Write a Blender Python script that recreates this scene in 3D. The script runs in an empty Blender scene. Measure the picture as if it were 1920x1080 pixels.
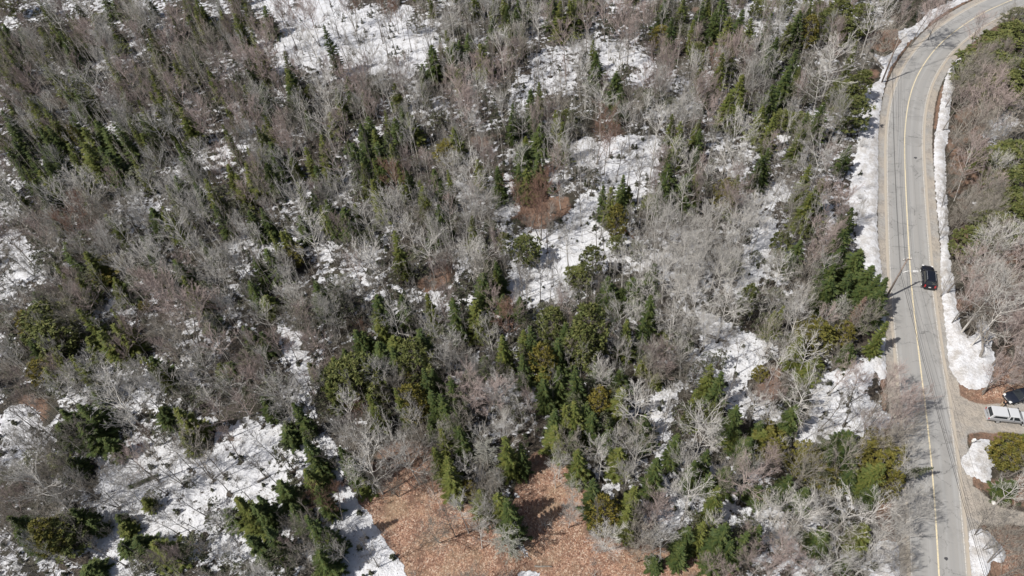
import bpy, bmesh, math, random
import numpy as np
from mathutils import Matrix, Vector
random.seed(7); rng = np.random.default_rng(7)
sc = bpy.context.scene
col = sc.collection
# ------------------------------------------------------------ camera, sky, sun
FPX, H = 1300.0, 90.0                       # focal length in pixels of the 1920 wide photo, height above ground
NAD = (1085.0, 1600.0)                      # where the plumb line meets the picture plane
_dn = np.array([(NAD[0]-960)/FPX, -(NAD[1]-540)/FPX, -1.0]); _dn /= np.linalg.norm(_dn)
_up = -_dn; _f = np.array([0, 0, -1.0]); _fy = _f - _up*(_f@_up); _fy /= np.linalg.norm(_fy)
_fx = np.cross(_fy, _up); RM = np.array([_fx, _fy, _up])
cam = bpy.data.objects.new('camera', bpy.data.cameras.new('camera')); col.objects.link(cam)
m4 = Matrix([list(RM[0])+[0], list(RM[1])+[0], list(RM[2])+[H], [0, 0, 0, 1]]); cam.matrix_world = m4
cam.data.sensor_width = 36; cam.data.lens = FPX/1920*36; cam.data.clip_end = 6000; cam.data.clip_start = 1
sc.camera = cam
SAZ, SEL = math.radians(21), math.radians(54)      # direction the shadows fall, height of the sun
wd = bpy.data.worlds.new('World'); sc.world = wd; wd.use_nodes = True
wn = wd.node_tree.nodes; bg = wn['Background']
sky = wn.new('ShaderNodeTexSky'); sky.sky_type = 'NISHITA'; sky.sun_disc = False
sky.sun_elevation = SEL; sky.sun_rotation = math.pi/2-(SAZ+math.pi); sky.air_density = 1.0; sky.dust_density = 3.0; sky.ozone_density = 1.0
wd.node_tree.links.new(sky.outputs[0], bg.inputs[0]); bg.inputs[1].default_value = 0.065
sun = bpy.data.objects.new('sun', bpy.data.lights.new('sun', 'SUN')); col.objects.link(sun)
sun.data.energy = 4.2; sun.data.angle = math.radians(0.6); sun.data.color = (1, .955, .89)
sd = Vector((math.cos(SAZ)*math.cos(SEL), math.sin(SAZ)*math.cos(SEL), -math.sin(SEL)))
sun.rotation_euler = sd.to_track_quat('-Z', 'Y').to_euler(); sun.location = (0, 0, 200)
sc.view_settings.view_transform = 'Standard'; sc.view_settings.look = 'None'
sc.view_settings.exposure = 0.2; sc.view_settings.gamma = 1; sc.view_settings.use_curve_mapping = False

def gnd(x, y, z=0.0):
    d = RM @ np.array([(x-960)/FPX, -(y-540)/FPX, -1.0]); t = (z-H)/d[2]
    return np.array([d[0]*t, d[1]*t, z])
def proj(P):
    c = RM.T @ (np.array(P, float)-np.array([0, 0, H])); return (960+FPX*c[0]/-c[2], 540-FPX*c[1]/-c[2])
def depth(P):
    return -(RM.T @ (np.array(P, float)-np.array([0, 0, H])))[2]

# ------------------------------------------------------------ materials
def newmat(name):
    m = bpy.data.materials.new(name); m.use_nodes = True
    nt = m.node_tree; b = nt.nodes['Principled BSDF']; b.inputs['Roughness'].default_value = .8
    b.inputs['Specular IOR Level'].default_value = .25
    return m, nt, b
def N(nt, t, **k):
    n = nt.nodes.new(t)
    for a, v in k.items():
        if a in n.inputs.keys(): n.inputs[a].default_value = v
        else: setattr(n, a, v)
    return n
def mixc(nt, f, a, b, blend='MIX'):
    n = nt.nodes.new('ShaderNodeMix'); n.data_type = 'RGBA'; n.blend_type = blend
    for i, v in ((0, f), (6, a), (7, b)):
        if hasattr(v, 'is_output') or isinstance(v, bpy.types.NodeSocket): nt.links.new(v, n.inputs[i])
        else: n.inputs[i].default_value = v if i == 0 else (*v, 1)
    return n.outputs[2]
def math_(nt, op, a, b=None, clamp=False):
    n = nt.nodes.new('ShaderNodeMath'); n.operation = op; n.use_clamp = clamp
    for i, v in ((0, a), (1, b)):
        if v is None: continue
        if isinstance(v, bpy.types.NodeSocket): nt.links.new(v, n.inputs[i])
        else: n.inputs[i].default_value = v
    return n.outputs[0]
def ramp(nt, s, lo, hi):
    n = nt.nodes.new('ShaderNodeMapRange'); n.interpolation_type = 'SMOOTHSTEP'
    n.inputs[1].default_value = lo; n.inputs[2].default_value = hi; nt.links.new(s, n.inputs[0]); return n.outputs[0]
def noise(nt, scale, det=3, vec=None, rough=.6):
    n = N(nt, 'ShaderNodeTexNoise', Scale=scale, Detail=det, Roughness=rough)
    if vec: nt.links.new(vec, n.inputs['Vector'])
    return n
def plain(name, c, rough=.6, metal=0, var=0.0, scale=6, spec=.3):
    m, nt, b = newmat(name); b.inputs['Roughness'].default_value = rough; b.inputs['Metallic'].default_value = metal
    b.inputs['Specular IOR Level'].default_value = spec
    if var:
        t = N(nt, 'ShaderNodeTexCoord'); n = noise(nt, scale, 4, t.outputs['Object'])
        o = mixc(nt, ramp(nt, n.outputs[0], .3, .7), tuple(x*(1-var) for x in c), tuple(min(1, x*(1+var)) for x in c))
        nt.links.new(o, b.inputs['Base Color'])
    else: b.inputs['Base Color'].default_value = (*c, 1)
    return m
def leafmat(name, a, bcol, c, trans=.0):
    """foliage: colour varies from tree to tree and clump to clump"""
    m, nt, b = newmat(name); oi = N(nt, 'ShaderNodeObjectInfo'); t = N(nt, 'ShaderNodeTexCoord')
    n = noise(nt, 2.2, 3, t.outputs['Object']); n2 = noise(nt, 9, 2, t.outputs['Object'])
    x = mixc(nt, oi.outputs['Random'], a, bcol)
    x = mixc(nt, ramp(nt, n.outputs[0], .42, .68), x, c)
    h = N(nt, 'ShaderNodeHueSaturation'); nt.links.new(x, h.inputs['Color'])
    nt.links.new(math_(nt, 'ADD', math_(nt, 'MULTIPLY', n2.outputs[0], .9), .55), h.inputs['Value'])
    nt.links.new(h.outputs[0], b.inputs['Base Color']); b.inputs['Roughness'].default_value = .7
    return m
def barkmat(name, a, c, tip=None):
    m, nt, b = newmat(name); oi = N(nt, 'ShaderNodeObjectInfo'); t = N(nt, 'ShaderNodeTexCoord')
    n = noise(nt, 4, 4, t.outputs['Object'])
    x = mixc(nt, ramp(nt, n.outputs[0], .35, .65), a, c)
    h = N(nt, 'ShaderNodeHueSaturation'); nt.links.new(x, h.inputs['Color'])
    nt.links.new(math_(nt, 'ADD', math_(nt, 'MULTIPLY', oi.outputs['Random'], .5), .75), h.inputs['Value'])
    nt.links.new(h.outputs[0], b.inputs['Base Color']); b.inputs['Roughness'].default_value = .85
    return m
MAT = dict(
    s=leafmat('spruce_needles', (.034, .056, .018), (.056, .084, .024), (.100, .116, .032)),
    S=leafmat('fir_needles', (.066, .092, .022), (.105, .125, .030), (.150, .150, .038)),
    p=leafmat('pine_needles', (.072, .092, .030), (.100, .118, .036), (.155, .155, .052)),
    Y=leafmat('cedar_foliage', (.135, .125, .028), (.185, .150, .030), (.095, .100, .026)),
    o=leafmat('hemlock_foliage', (.058, .070, .036), (.095, .102, .058), (.160, .160, .115)),
    d=leafmat('lichen_grey', (.34, .34, .30), (.42, .41, .37), (.26, .26, .22)),
    R=leafmat('dead_brown_needles', (.17, .12, .09), (.20, .14, .11), (.13, .09, .07)),
    g=barkmat('grey_twigs', (.41, .395, .37), (.60, .58, .55)),
    w=barkmat('pale_twigs', (.44, .425, .40), (.60, .58, .55)),
    W=barkmat('white_birch_bark', (.46, .44, .41), (.60, .58, .55)),
    r=barkmat('reddish_twigs', (.34, .275, .255), (.44, .37, .345)),
    b=barkmat('brown_twigs', (.275, .25, .22), (.39, .36, .315)),
    q=barkmat('copper_brown_twigs', (.20, .125, .095), (.27, .17, .13)),
    u=barkmat('pale_slender_bark', (.30, .285, .26), (.42, .40, .37)),
    t=barkmat('dark_grey_bark', (.16, .145, .13), (.26, .24, .215)),
    trunk=barkmat('trunk_bark', (.14, .12, .10), (.24, .21, .18)),
    wood=plain('weathered_pole_wood', (.23, .19, .165), .85, 0, .25, 3),
)

# ------------------------------------------------------------ object helpers
def mesh_np(name, V, Fc, mat=None, smooth=False):
    me = bpy.data.meshes.new(name); me.from_pydata([tuple(v) for v in V], [], [tuple(f) for f in Fc])
    if mat: me.materials.append(mat)
    if smooth: me.polygons.foreach_set('use_smooth', [True]*len(me.polygons))
    me.update(); return me
def link(name, me, parent=None, loc=(0, 0, 0)):
    o = bpy.data.objects.new(name, me); col.objects.link(o); o.parent = parent; o.location = loc; return o
def tag(o, label=None, cat=None, group=None, kind=None):
    if label: o['label'] = label
    if cat: o['category'] = cat
    if group: o['group'] = group
    if kind: o['kind'] = kind
    return o
def empty(name, loc, rz=0):
    o = bpy.data.objects.new(name, None); col.objects.link(o); o.location = loc; o.rotation_euler = (0, 0, rz); o.empty_display_size = .3; return o
class MB:
    def __init__(s): s.v = []; s.f = []
    def add(s, V, F):
        k = len(s.v); s.v += [tuple(map(float, v)) for v in V]; s.f += [tuple(i+k for i in f) for f in F]
    def box(s, c, d, top=(1, 1), rot=None):
        x, y, z = c; a, b, h = d[0]/2, d[1]/2, d[2]/2
        V = [(-a, -b, -h), (a, -b, -h), (a, b, -h), (-a, b, -h), (-a*top[0], -b*top[1], h), (a*top[0], -b*top[1], h), (a*top[0], b*top[1], h), (-a*top[0], b*top[1], h)]
        if rot is not None: V = [tuple(rot @ Vector(v)) for v in V]
        s.add([(v[0]+x, v[1]+y, v[2]+z) for v in V], [(0, 3, 2, 1), (4, 5, 6, 7), (0, 1, 5, 4), (1, 2, 6, 5), (2, 3, 7, 6), (3, 0, 4, 7)])
    def tube(s, pts, rad, n=6, cap=True):
        pts = [Vector(p) for p in pts]
        if not hasattr(rad, '__len__'): rad = [rad]*len(pts)
        V = []; F = []
        for i, p in enumerate(pts):
            d = (pts[min(i+1, len(pts)-1)]-pts[max(i-1, 0)]).normalized()
            a = d.orthogonal().normalized() if i == 0 else (pa - d*pa.dot(d)).normalized()
            pa = a; b = d.cross(a)
            V += [p+(a*math.cos(2*math.pi*k/n)+b*math.sin(2*math.pi*k/n))*rad[i] for k in range(n)]
        for i in range(len(pts)-1):
            for k in range(n): F.append((i*n+k, i*n+(k+1) % n, (i+1)*n+(k+1) % n, (i+1)*n+k))
        if cap: F.append(tuple(range(n-1, -1, -1))); F.append(tuple(range((len(pts)-1)*n, len(pts)*n)))
        s.add(V, F)
    def mesh(s, name, mat=None, smooth=False): return mesh_np(name, s.v, s.f, mat, smooth)
    def build(s, name, mat, parent=None, smooth=False, bev=0):
        o = link(name, s.mesh(name, mat, smooth), parent)
        if bev:
            b = o.modifiers.new('bevel', 'BEVEL'); b.width = bev; b.segments = 2; b.limit_method = 'ANGLE'
        return o

# ------------------------------------------------------------ road line (pixels of the photo dropped on the ground)
RC = [(1766, 1180), (1761, 1080), (1752.5, 935), (1746, 857), (1741, 810), (1727.5, 700), (1720, 640), (1709, 540), (1705, 482), (1699, 370), (1695.5, 270), (1696, 250), (1701, 200), (1711, 160), (1727, 127), (1752, 92), (1775, 70), (1802, 50), (1840, 25), (1877, 8), (1915, -7)]
rp = np.array([gnd(*p)[:2] for p in RC])
rp = np.vstack([rp[0]+(rp[0]-rp[1])/np.linalg.norm(rp[0]-rp[1])*120, rp[0]+(rp[0]-rp[1])/np.linalg.norm(rp[0]-rp[1])*40, rp, rp[-1]+(rp[-1]-rp[-2])/np.linalg.norm(rp[-1]-rp[-2])*30, rp[-1]+(rp[-1]-rp[-2])/np.linalg.norm(rp[-1]-rp[-2])*120])
def resample(P, step):
    d = np.r_[0, np.cumsum(np.linalg.norm(np.diff(P, axis=0), axis=1))]; n = int(d[-1]/step)+1; u = np.linspace(0, d[-1], n)
    return np.c_[np.interp(u, d, P[:, 0]), np.interp(u, d, P[:, 1])]
rl = resample(rp, 1.0)
for _ in range(3):
    k = 7; pad = np.vstack([rl[:1].repeat(k//2, 0), rl, rl[-1:].repeat(k//2, 0)])
    rl = np.c_[np.convolve(pad[:, 0], np.ones(k)/k, 'valid'), np.convolve(pad[:, 1], np.ones(k)/k, 'valid')]
rt = np.gradient(rl, axis=0); rt /= np.linalg.norm(rt, axis=1)[:, None]; rn = np.c_[-rt[:, 1], rt[:, 0]]   # rn points left when going up the picture

# ------------------------------------------------------------ ground
SNOW = [  # open snow in the photo (pixel outlines, dropped on the ground), weight
 ([(500,0),(600,0),(650,0),(760,15),(800,55),(850,80),(820,110),(790,130),(740,150),(690,140),(640,150),(590,140),(540,150),(520,100),(490,40)],1.0),
 ([(990,100),(1080,85),(1085,150),(1020,200),(970,215),(960,160)],.75), ([(1180,75),(1225,85),(1215,140),(1130,145),(1140,90)],.8),
 ([(1255,20),(1330,25),(1330,50),(1260,50)],.7), ([(1395,10),(1500,0),(1480,70),(1440,90),(1400,50)],.8),
 ([(1050,265),(1250,265),(1240,330),(1200,380),(1180,440),(1120,480),(1080,540),(1030,585),(985,575),(950,540),(935,470),(950,420),(1060,440),(1095,380),(1110,320)],1.0),
 ([(920,340),(1000,350),(990,390),(930,400)],.8), ([(850,90),(900,60),(960,80),(940,130),(880,140)],.55),
 ([(1490,320),(1475,420),(1450,500),(1420,545),(1370,565),(1395,480),(1440,400),(1460,340)],1.0),
 ([(1290,560),(1400,600),(1440,620),(1425,670),(1400,720),(1440,745),(1400,800),(1330,750),(1260,740),(1260,840),(1220,860),(1225,740),(1290,700)],1.0),
 ([(1540,700),(1600,670),(1650,590),(1663,600),(1660,690),(1645,760),(1680,800),(1640,835),(1540,860),(1490,840),(1520,780),(1535,740)],1.0),
 ([(1350,730),(1480,740),(1500,800),(1440,830),(1360,780)],.75), ([(1200,820),(1290,830),(1330,900),(1320,1000),(1260,1000),(1200,920)],.6),
 ([(200,880),(250,800),(340,830),(480,790),(560,820),(575,900),(560,960),(500,1080),(200,1080),(150,1000),(180,940)],.9),
 ([(600,905),(655,915),(670,945),(697,970),(705,990),(730,1025),(750,1050),(765,1085),(775,1120),(600,1120),(630,1010),(610,985),(630,950)],1.6),
 ([(520,560),(560,600),(600,700),(605,800),(650,910),(600,930),(565,830),(525,720),(500,600)],.9),
 ([(0,770),(60,765),(105,790),(95,850),(0,845)],.9), ([(200,830),(260,800),(240,870),(180,880)],.8), ([(140,600),(180,600),(180,650),(150,640)],.7),
 ([(240,680),(310,720),(330,770),(290,770),(250,720)],.8), ([(330,760),(420,770),(420,800),(330,790)],.8), ([(15,440),(60,430),(75,545),(30,530)],.9),
 ([(560,440),(640,430),(660,540),(580,545)],.7), ([(640,540),(720,520),(830,540),(830,590),(700,560)],.7),([(20,0),(50,0),(55,45),(35,40)],.9),
 ([(1230,1000),(1250,960),(1290,960),(1290,1000)],.7), ([(865,850),(920,840),(930,900),(880,900)],.8),([(1110,890),(1170,880),(1170,950),(1120,950)],.7),([(1240,955),(1310,945),(1300,1000),(1250,1000)],.9),
 ([(1640,1020),(1683,1015),(1686,1090),(1630,1090)],1.3), ([(420,440),(470,400),(480,470),(440,500)],.6), ([(330,210),(440,170),(470,260),(420,300),(350,250)],.45),
 ([(1560,280),(1600,290),(1590,420),(1560,400)],.5), ([(1450,430),(1500,430),(1470,540),(1440,560)],.8),([(1540,360),(1600,400),(1580,440),(1530,420)],.7),
 # snow banks beside the road
 ([(1830,-8),(1820,0),(1780,17),(1747,40),(1723,67),(1703,80),(1687,103),(1667,133),(1658,167),(1650,213),(1647,267),(1647,360),(1645,420),(1649,470),(1655,520),(1660,560),(1661,590),(1660,665),(1664,702),(1655,720),(1640,690),(1640,600),(1620,540),(1612,470),(1600,420),(1592,370),(1602,310),(1612,250),(1614,195),(1624,163),(1650,150),(1654,133),(1636,100),(1655,108),(1678,97),(1690,80),(1685,62),(1700,55),(1716,50),(1740,22),(1780,5),(1800,-8)],1.7),
 ([(1822,88),(1813,97),(1795,112),(1778,130),(1770,155),(1764,190),(1757,230),(1751,268),(1750,300),(1752,350),(1757,400),(1762,460),(1763,520),(1766,560),(1772,620),(1776,660),(1780,690),(1790,705),(1800,722),(1820,731),(1845,731),(1860,715),(1861,680),(1856,655),(1850,620),(1840,602),(1831,600),(1833,625),(1822,633),(1808,633),(1800,612),(1793,580),(1785,535),(1780,490),(1778,430),(1775,380),(1771,340),(1772,290),(1775,250),(1781,215),(1783,180),(1790,160),(1800,140),(1814,118)],1.7),
 ([(1822,824),(1830,826),(1845,824),(1864,822),(1866,845),(1870,868),(1860,872),(1856,890),(1861,905),(1850,905),(1838,903),(1815,893),(1803,880),(1801,865),(1806,855),(1817,846),(1820,838)],1.8),
 ([(1815,1000),(1820,992),(1842,990),(1855,1000),(1872,1018),(1880,1035),(1886,1046),(1875,1057),(1860,1048),(1855,1065),(1850,1080),(1850,1110),(1820,1110),(1819,1070),(1815,1030)],1.8),
 ([(1885,195),(1930,180),(1930,240),(1885,270),(1850,300),(1845,260)],1.1), ([(1840,270),(1870,270),(1860,350),(1800,360)],.4), ([(1850,390),(1867,387),(1865,405),(1848,405)],1.0),
 ([(1870,460),(1900,440),(1910,500),(1870,500)],.5),([(1895,690),(1920,680),(1920,700),(1900,705)],.2),
 ([(960,922),(975,925),(976,933),(965,938)],1.8), ([(977,956),(984,955),(984,963),(978,963)],1.8), ([(990,956),(999,957),(997,962),(990,961)],1.8),
 ([(965,1014),(976,1014),(984,1026),(994,1040),(992,1047),(984,1040),(972,1028)],1.8), ([(1003,1056),(1020,1056),(1037,1061),(1036,1064),(1006,1064)],1.8), ([(968,1075),(990,1071),(1013,1076),(1018,1085),(966,1085)],1.8)]
LEAF = [  # bare copper leaf litter
 ([(665,935),(700,905),(760,880),(800,840),(830,880),(850,930),(900,960),(940,990),(960,1010),(965,870),(1000,840),(1040,845),(1075,880),(1105,930),(1105,1000),(1200,1010),(1300,1050),(1360,1060),(1400,1120),(775,1120),(765,1085),(750,1050),(730,1025),(705,990),(697,970)],1.6),
 ([(655,900),(690,860),(780,820),(830,830),(800,870),(690,910)],.9),
 ([(960,370),(1020,350),(1070,370),(1080,400),(1040,410),(1010,450),(990,430),(960,400)],1.2), ([(780,525),(830,500),(850,520),(810,555),(790,560)],1.3),
 ([(690,20),(760,15),(750,40),(700,40)],1.0), ([(410,820),(480,815),(480,840),(420,840)],1.2), ([(370,850),(410,840),(420,870),(400,885)],1.1), ([(30,740),(90,750),(90,790),(20,780)],.9),
 ([(1420,690),(1460,680),(1450,745),(1410,745)],1.0), ([(850,260),(940,250),(940,285),(860,290)],.7), ([(1290,15),(1340,20),(1335,30),(1290,30)],.8), ([(1640,60),(1690,50),(1690,85),(1660,100),(1620,90),(1615,70)],1.2), ([(1625,130),(1650,130),(1640,155),(1622,155)],1.2),
 ([(1780,110),(1830,60),(1925,30),(1925,700),(1860,700),(1850,600),(1800,600),(1783,500),(1779,380),(1776,300),(1790,190)],.62), ([(1790,150),(1850,120),(1860,200),(1790,230)],.4),
 ([(1785,695),(1800,725),(1850,735),(1880,700),(1925,690),(1925,740),(1880,755),(1830,755),(1795,738)],1.2), ([(1815,820),(1815,845),(1805,850),(1803,838),(1812,815),(1870,806),(1890,815),(1870,825)],1.2),
 ([(1800,880),(1830,905),(1860,905),(1925,890),(1925,960),(1880,950),(1830,930)],.9), ([(1850,985),(1925,975),(1925,1100),(1855,1100)],.9), ([(1685,760),(1690,820),(1683,900),(1690,1000),(1700,1090),(1685,1090),(1660,1000),(1660,850),(1665,780)],.8)]
GRAV = [([(1768,735),(1790,738),(1830,757),(1880,757),(1925,750),(1960,748),(1960,822),(1890,810),(1850,812),(1815,815),(1806,835),(1800,860),(1800,880),(1815,905),(1845,925),(1870,950),(1925,960),(1950,985),(1870,985),(1845,985),(1818,990),(1808,1010),(1808,1110),(1795,1110),(1770,800)],1.5),
 ([(1668,0),(1706,-4),(1712,14),(1690,20),(1670,16)],.9)]
STEP = .4; X0, X1, Y0, Y1 = -160, 200, 2, 215
gx = np.arange(X0, X1+.01, STEP); gy = np.arange(Y0, Y1+.01, STEP)
GX, GY = np.meshgrid(gx, gy)
def topix(X, Y):
    c = np.stack([X, Y, np.full_like(X, -H)], -1) @ RM
    return 960+FPX*c[..., 0]/-c[..., 2], 540-FPX*c[..., 1]/-c[..., 2]
PX, PY = topix(GX, GY)
def inpoly(X, Y, P):
    r = np.zeros(X.shape, bool); n = len(P)
    for i in range(n):
        (x1, y1), (x2, y2) = P[i], P[(i+1) % n]
        if y1 == y2: continue
        r ^= ((y1 > Y) != (y2 > Y)) & (X < (x2-x1)*(Y-y1)/(y2-y1)+x1)
    return r
def blur(A, k):
    ker = np.ones(2*k+1)/(2*k+1)
    A = np.apply_along_axis(lambda r: np.convolve(np.pad(r, k, 'edge'), ker, 'valid'), 1, A)
    return np.apply_along_axis(lambda r: np.convolve(np.pad(r, k, 'edge'), ker, 'valid'), 0, A)
def vnoise(X, Y, s, seed):
    r = np.random.default_rng(seed).random((256, 256)); u = X/s; v = Y/s; i = np.floor(u).astype(int); j = np.floor(v).astype(int)
    fu = u-i; fv = v-j; fu = fu*fu*(3-2*fu); fv = fv*fv*(3-2*fv)
    g = lambda a, b: r[a & 255, b & 255]
    return (g(i, j)*(1-fu)+g(i+1, j)*fu)*(1-fv)+(g(i, j+1)*(1-fu)+g(i+1, j+1)*fu)*fv
WX = (vnoise(GX, GY, 6, 21)-.5)*44+(vnoise(GX, GY, 2.2, 22)-.5)*30; WY = (vnoise(GX, GY, 6, 23)-.5)*44+(vnoise(GX, GY, 2.2, 24)-.5)*30
def layer(polys, k1):
    A = np.zeros(GX.shape); B = np.zeros(GX.shape)
    for P, w in polys:
        m = (inpoly(PX+WX*.4, PY+WY*.4, P) if len(P) > 20 and w == 1.6 else inpoly(PX, PY, P)) if w > 1.1 else inpoly(PX+WX, PY+WY, P)
        if w > 1.4: B = np.maximum(B, m*min(1., w-.6))
        else: A = np.maximum(A, m*w)
    return np.maximum(blur(A, k1), blur(B, 1))
# distance to the road's centre line
RD = np.full(GX.shape, 1e9); RS = np.zeros(GX.shape)
near = (PX > 1560) & (PX < 2100)
pts = np.stack([GX[near], GY[near]], -1); dmin = np.full(len(pts), 1e9); side = np.zeros(len(pts))
for i in range(0, len(rl), 2):
    v = pts-rl[i]; d = np.hypot(v[:, 0], v[:, 1]); m = d < dmin
    dmin[m] = d[m]; side[m] = (v[m]@rn[i])
RD[near] = dmin; RS[near] = side
snow = layer(SNOW, 3); leaf = layer(LEAF, 3); grav = layer(GRAV, 2)
fb = .5*vnoise(GX, GY, 9, 1)+.3*vnoise(GX, GY, 4, 2)+.2*vnoise(GX, GY, 1.8, 3)
base = .13+.46*fb
right = RS < 0
bank = layer([q for q in SNOW if q[1] > 1.1], 1)
base = np.where(near & (RD < 60) & (RS < -3), base-.12, base)
S = np.where(snow > .05, np.maximum(base, base*.5+np.minimum(snow, 1)*.42+np.clip(snow-.95, 0, .05)*6*bank), base) - leaf*.95*(snow < .55)
shl = np.clip((5.6-RD)/.8, 0, 1)*(snow < .5)
S = np.maximum(S, bank*.95)-shl*1.5*(bank < .5)-grav*1.2*(snow < .5); S = np.clip(S, 0, 1)
G = np.clip(np.maximum(grav, np.clip((5.2-RD)/.8, 0, 1)), 0, 1)
L = np.clip(np.maximum(leaf, .5*np.clip(1-np.abs(RD-5.4)/.9, 0, 1)), 0, 1)
open_ = snow.copy()
flat = np.clip((RD-4.5)/3, 0, 1)*np.clip(1-grav*1.5, 0, 1)
sb = blur((snow > .75).astype(float), 2)
leafn = .5*vnoise(GX, GY, 5, 8)+.3*vnoise(GX, GY, 2.2, 9)+.2*vnoise(GX, GY, 1.1, 10)
small = (leaf > .1) & (PY < 870) & ((PX < 1780) | (PY < 690))
L = np.where(small, .62*np.clip(L*1.25-.75+leafn*.9, 0, 1), L); S = np.where(small & (snow < .55), np.clip(S+(.62-leafn)*1.1*(leaf < 1.19), 0, 1), S)
Zh = (vnoise(GX, GY, 14, 5)-.5)*.5*flat+(vnoise(GX, GY, 2.5, 6)-.5)*.12*flat + np.clip(S-.3, 0, .4)*.25*np.clip((RD-4)/1, 0, 1) + np.where(near & (RD < 11), .34+.26*vnoise(GX, GY, 1.6, 31)*vnoise(GX, GY, 3.1, 32), 0)*sb*np.clip((RD-4.2), 0, 1)*np.clip((snow-.5)*3, 0, 1)
Zh = np.where(RD < 4.2, -.03, Zh)
ny, nx = GX.shape
# one sheet: fine grid inside, a ring of coarse cells out to the horizon
V = np.stack([GX.ravel(), GY.ravel(), Zh.ravel()], -1)
idx = np.arange(nx*ny).reshape(ny, nx)
Fq = np.stack([idx[:-1, :-1].ravel(), idx[:-1, 1:].ravel(), idx[1:, 1:].ravel(), idx[1:, :-1].ravel()], -1)
BIG = 3500
ring = np.concatenate([idx[0, :], idx[1:, -1], idx[-1, -2::-1], idx[-2:0:-1, 0]])
c0 = np.array([(X0+X1)/2, (Y0+Y1)/2]); rv = V[ring][:, :2]-c0
outer = c0+rv/np.maximum(np.abs(rv[:, 0])/((X1-X0)/2), np.abs(rv[:, 1])/((Y1-Y0)/2))[:, None]*18
n0 = len(V); V = np.vstack([V, np.c_[outer, np.zeros(len(outer))]])
k = np.arange(len(ring)); k2 = (k+1) % len(ring)
Fr = np.stack([ring[k], n0+k, n0+k2, ring[k2]], -1)
me = bpy.data.meshes.new('ground')
FA = np.vstack([Fq, Fr]); me.vertices.add(len(V)); me.vertices.foreach_set('co', V.ravel())
me.loops.add(FA.size); me.loops.foreach_set('vertex_index', FA.ravel().astype(np.int32))
me.polygons.add(len(FA)); me.polygons.foreach_set('loop_start', np.arange(len(FA), dtype=np.int32)*4)
me.polygons.foreach_set('use_smooth', np.ones(len(FA), bool)); me.update(calc_edges=True)
ca = me.color_attributes.new('cover', 'FLOAT_COLOR', 'POINT')
C4 = np.ones((len(V), 4), np.float32); C4[:n0, 0] = S.ravel(); C4[:n0, 1] = L.ravel(); C4[:n0, 2] = G.ravel()
C4[:n0, 3] = (bank*np.where(near, np.clip(1.0-(RD-4)/9, .15, .85), 0)).ravel(); C4[n0:] = (.45, 0, 0, 0); ca.data.foreach_set('color', C4.ravel())
m, nt, b = newmat('ground_snow_and_litter')
at = N(nt, 'ShaderNodeVertexColor', layer_name='cover'); sp = N(nt, 'ShaderNodeSeparateColor'); nt.links.new(at.outputs[0], sp.inputs[0])
tc = N(nt, 'ShaderNodeTexCoord'); P = tc.outputs['Object']
n1 = noise(nt, .9, 6, P, .65); n2 = noise(nt, 4.5, 4, P, .7); n3 = noise(nt, .12, 4, P)
edge = math_(nt, 'ADD', sp.outputs[0], math_(nt, 'ADD', math_(nt, 'MULTIPLY', math_(nt, 'SUBTRACT', n1.outputs[0], .5), .95), math_(nt, 'MULTIPLY', math_(nt, 'SUBTRACT', n2.outputs[0], .5), .35)))
sn = ramp(nt, edge, .385, .43)
# litter of the forest floor
vo = N(nt, 'ShaderNodeTexVoronoi', Scale=5.5); nt.links.new(P, vo.inputs['Vector']); vs = N(nt, 'ShaderNodeSeparateColor'); nt.links.new(vo.outputs['Color'], vs.inputs[0])
lit = mixc(nt, vs.outputs[0], (.026, .022, .018), (.10, .082, .066))
lit = mixc(nt, ramp(nt, n3.outputs[0], .4, .6), lit, (.060, .056, .042))
vadd = N(nt, 'ShaderNodeVectorMath', operation='MULTIPLY_ADD'); nw = noise(nt, 5, 3, P); nt.links.new(nw.outputs['Color'], vadd.inputs[0]); vadd.inputs[1].default_value = (.5, .5, .5); nt.links.new(P, vadd.inputs[2])
vo2 = N(nt, 'ShaderNodeTexVoronoi', Scale=7.5, Randomness=1.0); nt.links.new(vadd.outputs[0], vo2.inputs['Vector']); v2 = N(nt, 'ShaderNodeSeparateColor'); nt.links.new(vo2.outputs['Color'], v2.inputs[0]); n8 = noise(nt, .33, 5, P, .7)
cop = mixc(nt, ramp(nt, v2.outputs[0], .1, .95), (.17, .090, .064), (.43, .265, .185))
cop = mixc(nt, ramp(nt, v2.outputs[1], .78, .95), cop, (.62, .49, .39))
cop = mixc(nt, ramp(nt, n1.outputs[0], .56, .70), cop, (.17, .085, .06))
cop = mixc(nt, math_(nt, 'MULTIPLY', ramp(nt, n8.outputs[0], .50, .64), .75), cop, (.13, .075, .055)); n5 = noise(nt, .22, 3, P); cop = mixc(nt, math_(nt, 'MULTIPLY', ramp(nt, n5.outputs[0], .42, .70), .45), cop, (.33, .26, .17))
lf_ = math_(nt, 'ADD', sp.outputs[1], math_(nt, 'MULTIPLY', math_(nt, 'SUBTRACT', n1.outputs[0], .5), .6))
brn = mixc(nt, v2.outputs[0], (.15, .095, .07), (.27, .175, .125))
lit = mixc(nt, ramp(nt, lf_, .2, .45), lit, brn); lit = mixc(nt, ramp(nt, lf_, .66, .9), lit, cop)
gr = noise(nt, 14, 5, P, .8); gcol = mixc(nt, ramp(nt, gr.outputs[0], .3, .7), (.30, .262, .22), (.48, .44, .39))
gcol = mixc(nt, ramp(nt, n3.outputs[0], .42, .6), gcol, (.36, .35, .335)); gq = noise(nt, .7, 5, P, .7); gcol = mixc(nt, math_(nt, 'MULTIPLY', ramp(nt, gq.outputs[0], .46, .62), .55), gcol, (.25, .235, .215))
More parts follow.
